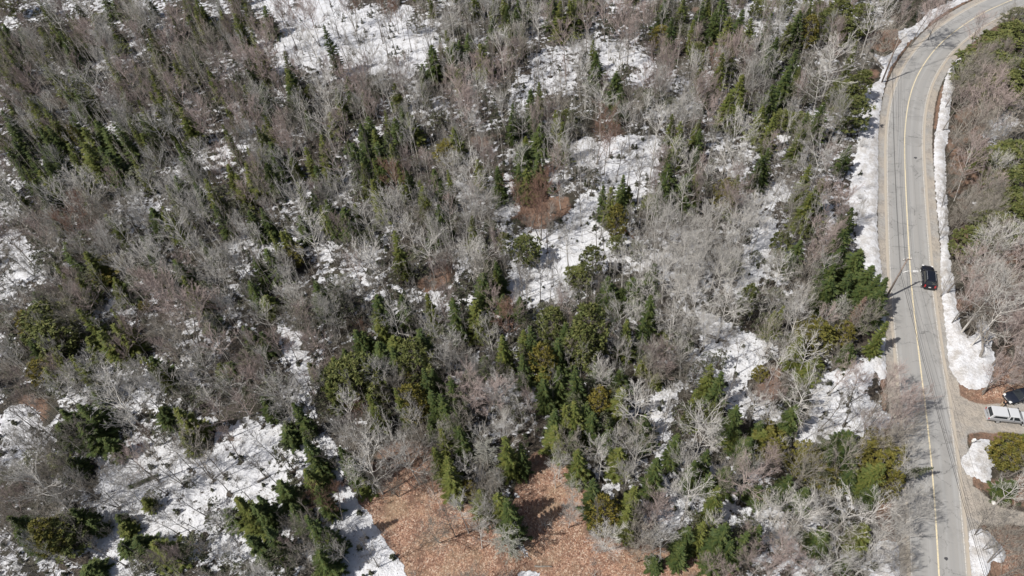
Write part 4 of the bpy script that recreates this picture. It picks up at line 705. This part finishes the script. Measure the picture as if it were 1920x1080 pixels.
cable([(A0, 9.7), (A1, h1-.1), (A2, h2-.1), (A3, 9.7)], (.55, 0), .011, 'topmost thin cable on the road side of the crossarms', .8)
cable([(A0, 9.7), (A1, h1-.1), (A2, h2-.1), (A3, 9.7)], (-.55, 0), .011, 'topmost thin cable on the forest side of the crossarms', .8)

# ------------------------------------------------------------ vehicles
glass = plain('tinted_glass', (.025, .03, .035), .08, 0, 0, 6, .6); rubber = plain('tyre_rubber', (.035, .035, .035), .85); chrome = plain('bright_alloy', (.62, .63, .64), .3, .6)
redl = plain('red_tail_lens', (.45, .03, .035), .25); clear = plain('clear_lamp_lens', (.75, .76, .76), .15); trim = plain('black_trim', (.03, .03, .032), .6)
def wheel(root, x, y, r, w):
    s_ = 1 if y > 0 else -1; o = empty('wheel', (0, 0, 0)); o.parent = root; o.location = (x, y, r)
    mb = MB(); n = 20; V = []
    for yy, rr in ((-w/2, r*.86), (-w/2*.8, r), (w/2*.8, r), (w/2, r*.86)): V += [(rr*math.cos(2*math.pi*k/n), yy, rr*math.sin(2*math.pi*k/n)) for k in range(n)]
    mb.add(V, [(j*n+k, j*n+(k+1) % n, (j+1)*n+(k+1) % n, (j+1)*n+k) for j in range(3) for k in range(n)]+[tuple(range(n)), tuple(range(4*n-1, 3*n-1, -1))]); mb.build('tyre', rubber, o, True)
    mb = MB(); yb = s_*(w/2+.004); mb.add([(0, yb+s_*.02, 0)]+[(r*.62*math.cos(2*math.pi*k/n), yb, r*.62*math.sin(2*math.pi*k/n)) for k in range(n)], [(0, 1+k, 1+(k+1) % n) for k in range(n)])
    for k in range(5): a = k*1.2566; mb.box((r*.3*math.cos(a), yb+s_*.02, r*.3*math.sin(a)), (r*.5, .02, .05), (1, 1), Matrix.Rotation(-a, 3, 'Y'))
    mb.build('rim', chrome, o)
def shell(mb, st):
    """st: list of (x, half width, sill z, mid z, top z)"""
    n = 10; V = []
    for x, hw, zs, zm, zt in st:
        half = [(0, zt+.02), (hw*.62, zt+.012), (hw*.90, zt-.03), (hw, (zm+zt)/2), (hw*1.0, zm), (hw*.95, zs)]
        ring_ = half+[(-a, b_) for a, b_ in half[::-1][:-1]]
        n = len(ring_); V += [(x, a, b_) for a, b_ in ring_]
    F = [(j*n+k, j*n+(k+1) % n, (j+1)*n+(k+1) % n, (j+1)*n+k) for j in range(len(st)-1) for k in range(n)]
    F += [tuple(range(n-1, -1, -1)), tuple(range((len(st)-1)*n, len(st)*n))]; mb.add(V, F)
def cabin(root, paint_, xb, xr, zb, zr, hwb, hwr, splits, rails=False):
    """glasshouse: xb = rear/front x at the belt, xr = rear/front x of the roof"""
    A = [(xb[0], -hwb, zb), (xb[0], hwb, zb), (xb[1], hwb, zb), (xb[1], -hwb, zb)]; T = [(xr[0], -hwr, zr), (xr[0], hwr, zr), (xr[1], hwr, zr), (xr[1], -hwr, zr)]
    def quad(nm, P4, push, m):
        mb = MB(); nrm = (Vector(P4[1])-Vector(P4[0])).cross(Vector(P4[3])-Vector(P4[0])).normalized(); c = sum((Vector(p) for p in P4), Vector())/4
        out = Vector((c.x-(xb[0]+xb[1])/2, c.y, 0)); nrm = nrm if nrm.dot(out) > 0 else -nrm
        V = [Vector(p) for p in P4]+[Vector(p)+nrm*push for p in P4]; mb.add(V, [(0, 1, 2, 3), (7, 6, 5, 4), (0, 4, 5, 1), (1, 5, 6, 2), (2, 6, 7, 3), (3, 7, 4, 0)]); return mb.build(nm, m, root)
    mb = MB(); mb.add(A+T, [(0, 1, 5, 4), (1, 2, 6, 5), (2, 3, 7, 6), (3, 0, 4, 7), (4, 5, 6, 7), (0, 3, 2, 1)]); mb.build('cabin', paint_, root, bev=.03)
    L_ = lambda a, b_, t: tuple(Vector(a).lerp(Vector(b_), t))
    def inset(P4, lo, hi, l, r): # P4 = bottom-left, bottom-right, top-right, top-left
        f = lambda u, v: tuple(Vector(L_(P4[0], P4[1], u)).lerp(Vector(L_(P4[3], P4[2], u)), v)); return [f(l, lo), f(r, lo), f(r, hi), f(l, hi)]
    quad('windshield', inset([A[3], A[2], T[2], T[3]], .04, .93, .06, .94), .012, glass); quad('rear_window', inset([A[1], A[0], T[0], T[1]], .12, .88, .09, .91), .012, glass)
    for sd_ in (0, 1):
        P4 = [A[1], A[2], T[2], T[1]] if sd_ else [A[0], A[3], T[3], T[0]]
        for l, r in splits: quad('side_window', inset(P4, .08, .88, l, r), .012, glass)
    mb = MB(); mb.box(((xr[0]+xr[1])/2, 0, zr+.02), (xr[1]-xr[0]+.05, hwr*2-.02, .05), (.93, .9)); mb.build('roof', paint_, root, bev=.02)
    if rails:
        for y in (-hwr+.08, hwr-.08): mb = MB(); mb.tube([(xr[0]+.15, y, zr+.05), (xr[0]+.3, y, zr+.12), (xr[1]-.35, y, zr+.12), (xr[1]-.2, y, zr+.05)], .022, 6); mb.build('roof_rail', chrome, root)
def bit(root, nm, c, d, m, top=(1, 1), bev=0.): mb = MB(); mb.box(c, d, top); return mb.build(nm, m, root, bev=bev)
def car(name, label, P0, rz, paint_, L=4.75, W=1.86, Hb=1.0, Hr=1.70, suv=True):
    root = empty(name, (P0[0], P0[1], P0[2]), rz); tag(root, label, 'car'); h = L/2; w = W/2
    st = [(-h, w*.80, .42, .55, .80), (-h+.10, w*.93, .30, .58, Hb-.04), (-h+.6, w, .26, .60, Hb), (-.2, w, .24, .60, Hb), (h-1.45, w, .26, .60, Hb), (h-.6, w*.97, .28, .58, Hb-.13), (h-.16, w*.88, .30, .55, Hb-.24), (h, w*.70, .40, .52, Hb-.42)]
    mb = MB(); shell(mb, st); mb.build('body', paint_, root, True)
    cabin(root, paint_, ((-h+.12, h-1.25) if suv else (-h+.35, h-1.2)), ((-h+.55, h-2.05) if suv else (-h+1.15, h-1.95)), Hb-.02, Hr, w*.93, w*.74, ((.06, .27), (.30, .55), (.58, .88)), suv)
    for x in (h-.92, -h+.88):
        for y in (-w+.10, w-.10):
            wheel(root, x, y, .345, .22); s_ = 1 if y > 0 else -1
            mb = MB(); n = 12; V = [(x, s_*(w+.004), .33)]+[(x+.42*math.cos(math.pi*k/n), s_*(w+.004), .33+.42*math.sin(math.pi*k/n)) for k in range(n+1)]; mb.add(V+[(a, b_+s_*.02, c) for a, b_, c in V], [(0, k+1, k+2) for k in range(n)]+[(n+2, n+3+k+1, n+3+k) for k in range(n)]); mb.build('wheel_arch', trim, root)
    for s_ in (-1, 1):
        bit(root, 'headlight', (h-.20, s_*w*.68, Hb-.30), (.34, .36, .17), clear, (.7, .8), .02); bit(root, 'tail_light', (-h+.05, s_*w*.78, Hb-.10), (.2, .22, .42), redl, (.8, .8), .02)
        bit(root, 'door_mirror', (h-1.5, s_*(w+.12), Hb+.06), (.14, .24, .16), paint_, (.8, .9), .02)
        for dx in (-.1, -1.15): bit(root, 'door_handle', (dx, s_*(w+.012), Hb-.16), (.16, .03, .035), chrome)
    bit(root, 'front_bumper', (h-.06, 0, .40), (.22, W*.82, .22), trim, (1, .9), .03); bit(root, 'rear_bumper', (-h+.02, 0, .47), (.24, W*.88, .24), trim, (1, .95), .03); bit(root, 'grille', (h-.02, 0, Hb-.42), (.10, W*.42, .14), chrome)
    bit(root, 'licence_plate', (-h-.01, 0, .72), (.03, .34, .16), clear)
    return root
wf = gnd(1727.3, 508.5, .33); wr = gnd(1729.2, 530, .33); hd = wf-wr; az = math.atan2(hd[1], hd[0]); mid = (wf+wr)/2
cx = mid[0]+math.sin(az)*.86; cy = mid[1]-math.cos(az)*.86
car('parked_car', 'black sport utility car stopped on the right edge of the road', (cx, cy, .02), az, plain('black_paint', (.012, .014, .022), .25, .1, 0, 6, .6))
f1 = gnd(1904, 757, .33); f2 = gnd(1921, 753.3, .33); hd = f1-f2; az = math.atan2(hd[1], hd[0]); L2_ = 4.5
cx = f1[0]-math.cos(az)*(L2_/2-.92)-(-math.sin(az))*(-.0); cy = f1[1]-math.sin(az)*(L2_/2-.92)
lft = np.array([-math.sin(az), math.cos(az)])   # the side that faces the camera is the car's left
cx -= lft[0]*.86; cy -= lft[1]*.86
car('parked_car', 'black hatchback at the right edge of the picture facing the driveway mouth', (cx, cy, .02), az, plain('blue_black_paint', (.018, .022, .034), .22, .1, 0, 6, .6), L=4.5, W=1.82, Hb=.95, Hr=1.50, suv=False)
def pickup(P0, rz):
    pw = plain('white_silver_paint', (.60, .615, .635), .3, .15); ps = plain('silver_paint', (.36, .37, .385), .35, .35)
    root = empty('pickup_truck', P0, rz); tag(root, 'silver pickup with a white canopy over its bed, parked on the gravel driveway', 'pickup truck'); L, W = 5.4, 1.84; h = L/2; w = W/2
    mb = MB(); shell(mb, [(-h, w*.96, .45, .7, 1.04), (-h+.08, w, .42, .7, 1.06), (-.2, w, .40, .7, 1.06), (h-1.45, w, .40, .7, 1.05), (h-.5, w*.97, .40, .66, 1.0), (h-.12, w*.9, .42, .62, .92), (h, w*.8, .46, .6, .78)]); mb.build('body', ps, root, True)
    mb = MB(); mb.box((h-.72, 0, 1.03), (1.2, W*.84, .08), (.92, .94)); mb.build('hood', pw, root, bev=.02)
    cabin(root, pw, (-.42, h-1.15), (-.32, h-1.85), 1.04, 1.72, w*.94, w*.78, ((.06, .26), (.36, .80)))
    # canopy
    cr_ = empty('canopy', (0, 0, 0)); cr_.parent = root
    x0, x1, zb, zt = -h+.02, -.50, 1.06, 1.74; A = [(x0, -w*.95, zb), (x0, w*.95, zb), (x1, w*.95, zb), (x1, -w*.95, zb)]; T = [(x0+.28, -w*.80, zt), (x0+.28, w*.80, zt), (x1, w*.80, zt), (x1, -w*.80, zt)]
    mb = MB(); mb.add(A+T, [(0, 1, 5, 4), (1, 2, 6, 5), (2, 3, 7, 6), (3, 0, 4, 7), (4, 5, 6, 7), (0, 3, 2, 1)]); mb.build('shell', pw, cr_, bev=.04)
    for s_ in (-1, 1):
        f = lambda x, v: (x, s_*(w*(.95-.15*v)+.006), zb+(zt-zb)*v); V = [f(x0+.34, .22), f(x1-.15, .22), f(x1-.15, .74), f(x0+.52, .74)]; V += [(a, b_+s_*.012, c) for a, b_, c in V]
        mb = MB(); mb.add(V, [(0, 1, 2, 3), (7, 6, 5, 4), (0, 4, 5, 1), (1, 5, 6, 2), (2, 6, 7, 3), (3, 7, 4, 0)]); mb.build('side_window', glass, cr_)
    f = lambda y, v: (x0+.28*v-.008, y*(1-.15*v), zb+(zt-zb)*v); V = [f(-.74, .14), f(.74, .14), f(.74, .86), f(-.74, .86)]; V += [(a-.014, b_, c) for a, b_, c in V]
    mb = MB(); mb.add(V, [(0, 1, 2, 3), (7, 6, 5, 4), (0, 4, 5, 1), (1, 5, 6, 2), (2, 6, 7, 3), (3, 7, 4, 0)]); mb.build('rear_window', glass, cr_)
    for x in (h-.95, -h+1.25):
        for y in (-w+.1, w-.1): wheel(root, x, y, .37, .23); s_ = 1 if y > 0 else -1; bit(root, 'fender_flare', (x, s_*(w+.01), .74), (1.02, .05, .14), ps, (.7, 1), .02)
    for s_ in (-1, 1):
        bit(root, 'tail_light', (-h-.005, s_*w*.88, .86), (.05, .14, .3), redl); bit(root, 'headlight', (h-.1, s_*w*.7, .78), (.2, .34, .18), clear, (.8, .9), .02); bit(root, 'door_mirror', (h-1.5, s_*(w+.14), 1.16), (.13, .24, .2), trim, (.9, .9), .02)
        bit(root, 'door_handle', (.35, s_*(w+.01), .96), (.16, .03, .04), trim)
    bit(root, 'rear_bumper', (-h-.10, 0, .55), (.2, W*.96, .18), chrome, (1, 1), .02); bit(root, 'front_bumper', (h+.04, 0, .55), (.2, W*.92, .2), chrome, (1, .95), .02)
    bit(root, 'tailgate_handle', (-h-.012, 0, .92), (.03, .22, .08), trim)
wr = gnd(1870.4, 790.5, .37); fr = gnd(1906, 794.5, .37); hd = fr-wr; az = math.atan2(hd[1], hd[0]); lft = np.array([-math.sin(az), math.cos(az)])
cx = wr[0]+math.cos(az)*(2.7-1.25)+lft[0]*.86; cy = wr[1]+math.sin(az)*(2.7-1.25)+lft[1]*.86
pickup((cx, cy, .02), az)

# ------------------------------------------------------------ the person between the two vehicles
def skinned(name, verts, edges, radii, mat, parent, sub=1):
    me = bpy.data.meshes.new(name); me.from_pydata(verts, edges, []); me.materials.append(mat); o = link(name, me, parent)
    o.modifiers.new('skin', 'SKIN'); sv = me.skin_vertices[0].data
    for i, r in enumerate(radii): sv[i].radius = (r if isinstance(r, tuple) else (r, r))
    sv[0].use_root = True; md = o.modifiers.new('sub', 'SUBSURF'); md.levels = sub; md.render_levels = sub; return o
pf = gnd(1875.5, 763); root = empty('person', (pf[0], pf[1], .03), math.radians(-20)); tag(root, 'person in black jacket and tan trousers standing between the two vehicles', 'person')
skin = plain('skin', (.50, .32, .24), .6); tan = plain('tan_trousers', (.45, .35, .24), .85); blk = plain('black_jacket', (.025, .025, .03), .8)
bv = [(0, 0, .95), (0, 0, 1.12), (.02, 0, 1.38), (.03, 0, 1.52), (.06, 0, 1.64), (.06, 0, 1.74), (0, .10, .90), (.03, .13, .50), (-.02, .14, .09), (.10, .15, .04), (0, -.10, .90), (.10, -.13, .50), (.04, -.15, .09), (.17, -.16, .04),
      (.02, .20, 1.42), (.06, .27, 1.16), (.24, .25, 1.02), (.33, .24, 1.0), (.02, -.20, 1.42), (.06, -.27, 1.16), (.26, -.22, 1.06), (.35, -.20, 1.06)]
be = [(0, 1), (1, 2), (2, 3), (3, 4), (4, 5), (0, 6), (6, 7), (7, 8), (8, 9), (0, 10), (10, 11), (11, 12), (12, 13), (2, 14), (14, 15), (15, 16), (16, 17), (2, 18), (18, 19), (19, 20), (20, 21)]
br = [.14, .13, (.15, .17), .06, .10, .085, .10, .07, .05, .045, .10, .07, .05, .045, .07, .05, .038, .035, .07, .05, .038, .035]
body = skinned('body', bv, be, br, skin, root)
skinned('jacket', [bv[i] for i in (0, 1, 2, 14, 15, 16, 18, 19, 20)], [(0, 1), (1, 2), (2, 3), (3, 4), (4, 5), (2, 6), (6, 7), (7, 8)], [.175, .17, (.18, .20), .09, .068, .052, .09, .068, .052], blk, root)
skinned('trousers', [bv[i] for i in (0, 6, 7, 8, 10, 11, 12)], [(0, 1), (1, 2), (2, 3), (0, 4), (4, 5), (5, 6)], [.16, .125, .09, .075, .125, .09, .075], tan, root)
for i, j in ((8, 9), (12, 13)): skinned('boot', [bv[i], bv[j]], [(0, 1)], [.07, .06], blk, root)
for s_ in (17, 21):
    hb = Vector(bv[s_]); o = empty('hand', (0, 0, 0)); o.parent = root
    skinned('palm', [tuple(hb), tuple(hb+Vector((.07, 0, -.01)))], [(0, 1)], [(.035, .018)]*2, skin, o)
    for k in range(4): y = (k-1.5)*.019; p = hb+Vector((.075, y, -.01)); skinned('finger', [tuple(p), tuple(p+Vector((.035, 0, -.008))), tuple(p+Vector((.055-.006*abs(k-1.5), 0, -.03)))], [(0, 1), (1, 2)], [.009, .0085, .0075], skin, o)
    sg = 1 if s_ == 21 else -1; p = hb+Vector((.02, sg*.03, 0)); skinned('thumb', [tuple(p), tuple(p+Vector((.025, sg*.022, 0))), tuple(p+Vector((.05, sg*.02, -.01)))], [(0, 1), (1, 2)], [.011, .010, .008], skin, o)
mb = MB(); bm_ = bmesh.new(); bmesh.ops.create_uvsphere(bm_, u_segments=14, v_segments=9, radius=.112)
for v in bm_.verts: v.co.z = v.co.z*1.05+1.735; v.co.x = v.co.x*1.08+.045
bmesh.ops.delete(bm_, geom=[v for v in bm_.verts if v.co.z < 1.70 and v.co.x > .03], context='VERTS'); me = bpy.data.meshes.new('hair'); bm_.to_mesh(me); me.materials.append(plain('dark_hair', (.02, .015, .012), .7)); link('hair', me, root)
mb = MB(); mb.tube([(.14, 0, 1.70), (.19, 0, 1.67)], [.012, .022], 6); mb.build('nose', skin, root)
for y in (-.035, .035): mb = MB(); mb.tube([(.135, y, 1.70), (.155, y, 1.70)], .013, 6); mb.build('eye', trim, root)
mb = MB(); mb.box((.15, 0, 1.625), (.02, .05, .012)); mb.build('mouth', plain('lips', (.4, .16, .13), .6), root)
for y in (-.11, .11): mb = MB(); mb.box((.05, y, 1.68), (.04, .02, .06)); mb.build('ear', skin, root)

# ------------------------------------------------------------ small things
p = gnd(1833.5, 417.5); teal = plain('turquoise_plastic', (.12, .50, .50), .45); root = empty('plastic_crate', (p[0], p[1], gz(p[0], p[1])+.02), math.radians(35)); tag(root, 'turquoise slatted plastic crate lying in the brush right of the road', 'crate')
bit(root, 'base', (0, 0, .03), (1.15, .75, .05), teal)
for z in (.14, .28, .42):
    for s_ in (-1, 1): bit(root, 'slat', (0, s_*.36, z), (1.15, .03, .08), teal); bit(root, 'slat', (s_*.56, 0, z), (.03, .68, .08), teal)
for x in (-.55, .55):
    for y in (-.35, .35): bit(root, 'corner_post', (x, y, .25), (.06, .06, .45), teal)
for y in (-.2, 0, .2): bit(root, 'lid_slat', (0, y, .50), (1.15, .12, .03), teal)
p = gnd(1820, 832); root = empty('utility_box', (p[0], p[1], 0)); tag(root, 'small white utility box on a dark stake at the corner of the driveway snow patch', 'utility box')
bit(root, 'stake', (0, 0, .35), (.12, .12, .8), MAT['t']); bit(root, 'housing', (0, 0, .95), (.34, .26, .5), plain('white_box_paint', (.78, .78, .76), .5), (.95, .95), .02); bit(root, 'lid', (0, 0, 1.22), (.38, .30, .05), plain('white_lid_paint', (.8, .8, .78), .5))
for (x, y), r, lab in (((1862, 943), .32, 'lone white boulder on the grass right of the road near the bottom'), ((1908, 652), .3, 'small white boulder in the brush near the right edge')):
    p = gnd(x, y); bm_ = bmesh.new(); bmesh.ops.create_icosphere(bm_, subdivisions=2, radius=r); random.seed(x)
    for v in bm_.verts: v.co *= random.uniform(.8, 1.15); v.co.z *= .6
    me = bpy.data.meshes.new('boulder'); bm_.to_mesh(me); me.materials.append(plain('pale_stone', (.66, .65, .62), .8, 0, .15, 5)); tag(link('boulder', me, None, (p[0], p[1], .1)), lab, 'boulder')

# ------------------------------------------------------------ undergrowth nobody could count: twiggy brush, seedlings, leaves
def scatter(name, protos, n, where, mat, sc_range, seed):
    r = np.random.default_rng(seed); VV = []; FF = []; off = 0; k = 0; tries = 0
    while k < n and tries < n*12:
        tries += 1; x = r.uniform(-125, 110); y = r.uniform(17, 175); i = int(round((y-Y0)/STEP)); j = int(round((x-X0)/STEP))
        px, py = PX[i, j], PY[i, j]
        if not (-40 < px < 1960 and -40 < py < 1120): continue
        if r.random() > where(px, py, i, j): continue
        V0, F0 = protos[r.integers(len(protos))]; a = r.uniform(0, 6.283); s_ = r.uniform(*sc_range); ca_, sa_ = math.cos(a)*s_, math.sin(a)*s_
        V = np.stack([V0[:, 0]*ca_-V0[:, 1]*sa_+x, V0[:, 0]*sa_+V0[:, 1]*ca_+y, V0[:, 2]*s_+Zh[i, j]], -1); VV.append(V); FF.append(F0+off); off += len(V0); k += 1
    V = np.vstack(VV); F = np.vstack(FF); me = bpy.data.meshes.new(name); me.vertices.add(len(V)); me.vertices.foreach_set('co', V.ravel()); me.loops.add(F.size); me.loops.foreach_set('vertex_index', F.ravel().astype(np.int32))
    me.polygons.add(len(F)); me.polygons.foreach_set('loop_start', np.arange(len(F), dtype=np.int32)*3); me.update(calc_edges=True); me.materials.append(mat); tag(link(name, me), kind='stuff'); print(name, k, len(F))
def brush(seed, n=26, h=1.0, w=.6, tw=.012):
    random.seed(seed); V = []; F = []
    for k in range(n):
        a = random.random()*6.28; p0 = Vector((random.gauss(0, .12)*w, random.gauss(0, .12)*w, 0)); d = Vector((math.cos(a)*w*random.uniform(.2, 1.1), math.sin(a)*w*random.uniform(.2, 1.1), h*random.uniform(.35, 1)))
        s_ = d.cross(rv3()).normalized()*tw; i = len(V); V += [p0-s_, p0+s_, p0+d]; F.append((i, i+1, i+2))
        for j in range(3): q = p0+d*random.uniform(.3, .9); e = q+(d*.4+rv3(.18*h)); s_ = (e-q).cross(rv3()).normalized()*tw*.7; i = len(V); V += [q-s_, q+s_, e]; F.append((i, i+1, i+2))
    return np.array([tuple(v) for v in V]), np.array(F)
def seedling(seed, n=34):
    random.seed(seed); V = []; F = []
    for k in range(n):
        z = random.random()**1.2; a = random.random()*6.28; r = .42*(1-z)+.05; p = Vector((0, 0, z)); e = p+Vector((math.cos(a)*r, math.sin(a)*r, -.05+random.gauss(0, .05))); s_ = Vector((-math.sin(a), math.cos(a), 0))*.09; i = len(V); m_ = p.lerp(e, .5); V += [m_-s_, m_+s_, e, p, ]; F += [(i, i+1, i+2), (i, i+1, i+3)]
    return np.array([tuple(v) for v in V]), np.array(F)
forest = lambda i, j: RD[i, j] > 7.5 and grav[i, j] < .1
def w_brush(px, py, i, j):
    if not forest(i, j): return 0
    if leaf[i, j] > .4 and px < 1700: return .95 if py < 880 else .5 if py < 930 else .22
    if snow[i, j] > 1.0: return 0.02
    if px > 1770: return .8
    return .25 if snow[i, j] > .4 else .9
scatter('undergrowth_brush', [brush(900+i, 22, 1.3, .8, .013) for i in range(6)], 1900, w_brush, MAT['b'], (.4, 1.3), 1)
scatter('grey_saplings', [brush(930+i, 24, 2.2, .9, .014) for i in range(5)], 1900, w_brush, MAT['g'], (.6, 1.5), 2)
scatter('conifer_seedlings', [seedling(950+i) for i in range(5)], 4200, lambda px, py, i, j: 0 if not forest(i, j) or leaf[i, j] > .4 or snow[i, j] > 1.0 else (.45 if snow[i, j] > .4 else 1) * (.3 if px > 1770 else 1), MAT['o'], (.3, 1.5), 3)
def pole_sapling(seed):
    random.seed(seed); V = []; F = []; h = random.uniform(6, 9); lean = rv3(.25)
    def spike(p, e, w):
        s_ = (e-p).cross(rv3()).normalized()*w; t_ = (e-p).cross(s_).normalized()*w; i = len(V); V.extend([p-s_, p+s_, p+t_, e]); F.extend([(i, i+1, i+3), (i+1, i+2, i+3), (i+2, i, i+3)])
    T = Vector((lean.x, lean.y, h)); spike(Vector((0, 0, -.2)), T, .055)
    for k in range(13):
        q = random.uniform(.42, .97); p = T*q; a = random.random()*6.28; L_ = random.uniform(.5, 1.5)*(1.25-q); d = Vector((math.cos(a)*.55, math.sin(a)*.55, 1)).normalized(); spike(p, p+d*L_*1.5, .016)
        for j in range(4): p2 = p+d*L_*random.uniform(.3, 1.2); spike(p2, p2+(d+rv3(.4)).normalized()*random.uniform(.3, .7), .010)
    return np.array([tuple(v) for v in V]), np.array(F)
w_pole = lambda px, py, i, j: 0 if not forest(i, j) or leaf[i, j] > .4 or snow[i, j] > 1.0 or px > 1560 or (py > 640 and snow[i, j] > .4) else (.45 if snow[i, j] > .4 else 1.0)*(1 if py < 520 else .45)
scatter('thin_understorey_poles', [pole_sapling(1900+i) for i in range(8)], 1500, w_pole, MAT['g'], (.75, 1.25), 14)
scatter('dark_understorey_poles', [pole_sapling(1930+i) for i in range(8)], 700, w_pole, MAT['t'], (.75, 1.25), 15)
def litter(seed):
    random.seed(seed); V = []; F = []
    for k in range(7):
        c = rv3(.5); c.z = abs(random.gauss(0, .03)); a = random.random()*6.28; L_ = random.uniform(.1, .5); d = Vector((math.cos(a), math.sin(a), random.uniform(0, .3)))*L_; s_ = Vector((-math.sin(a), math.cos(a), .3))*random.uniform(.02, .05); i = len(V); V += [c-s_, c+s_, c+d]; F.append((i, i+1, i+2))
    return np.array([tuple(v) for v in V]), np.array(F)
scatter('twig_litter', [litter(970+i) for i in range(6)], 9000, lambda px, py, i, j: 1 if forest(i, j) and S[i, j] > .25 and not (snow[i, j] > 1.0 and px < 900) else .04*(RD[i, j] > 5), MAT['t'], (.5, 1.3), 4)
def leaves(seed):
    random.seed(seed); V = []; F = []
    for k in range(6):
        c = rv3(.3); c.z = random.uniform(.02, .10); a = random.random()*6.28; u = Vector((math.cos(a), math.sin(a), random.gauss(0, .35)))*random.uniform(.07, .14); v = Vector((-math.sin(a), math.cos(a), random.gauss(0, .35)))*random.uniform(.04, .08); i = len(V); V += [c-u, c+v, c+u, c-v]; F += [(i, i+1, i+2), (i, i+2, i+3)]
    return np.array([tuple(v) for v in V]), np.array(F)
inleaf = lambda px, py, i, j: 1.0 if L[i, j] > .7 and S[i, j] < .4 and RD[i, j] > 4.5 else 0
scatter('fallen_leaves', [leaves(990+i) for i in range(6)], 7000, inleaf, plain('copper_leaf', (.32, .19, .13), .8, 0, .45, 1.5), (.5, 1.0), 5)
scatter('pale_fallen_leaves', [leaves(996+i) for i in range(6)], 1500, inleaf, plain('pale_leaf', (.58, .45, .36), .8), (.4, .8), 6)
# melted rings round the trunks
for kd, x, y, h, R in TREES:
    i = int(round((y-Y0)/STEP)); j = int(round((x-X0)/STEP))
    if 1 < i < ny-2 and 1 < j < nx-2 and h > 4:
        S[i, j] -= .30
        S[i-1:i+2, j-1:j+2] -= .07
C4[:n0, 0] = np.clip(S, 0, 1).ravel(); ca.data.foreach_set('color', C4.ravel())
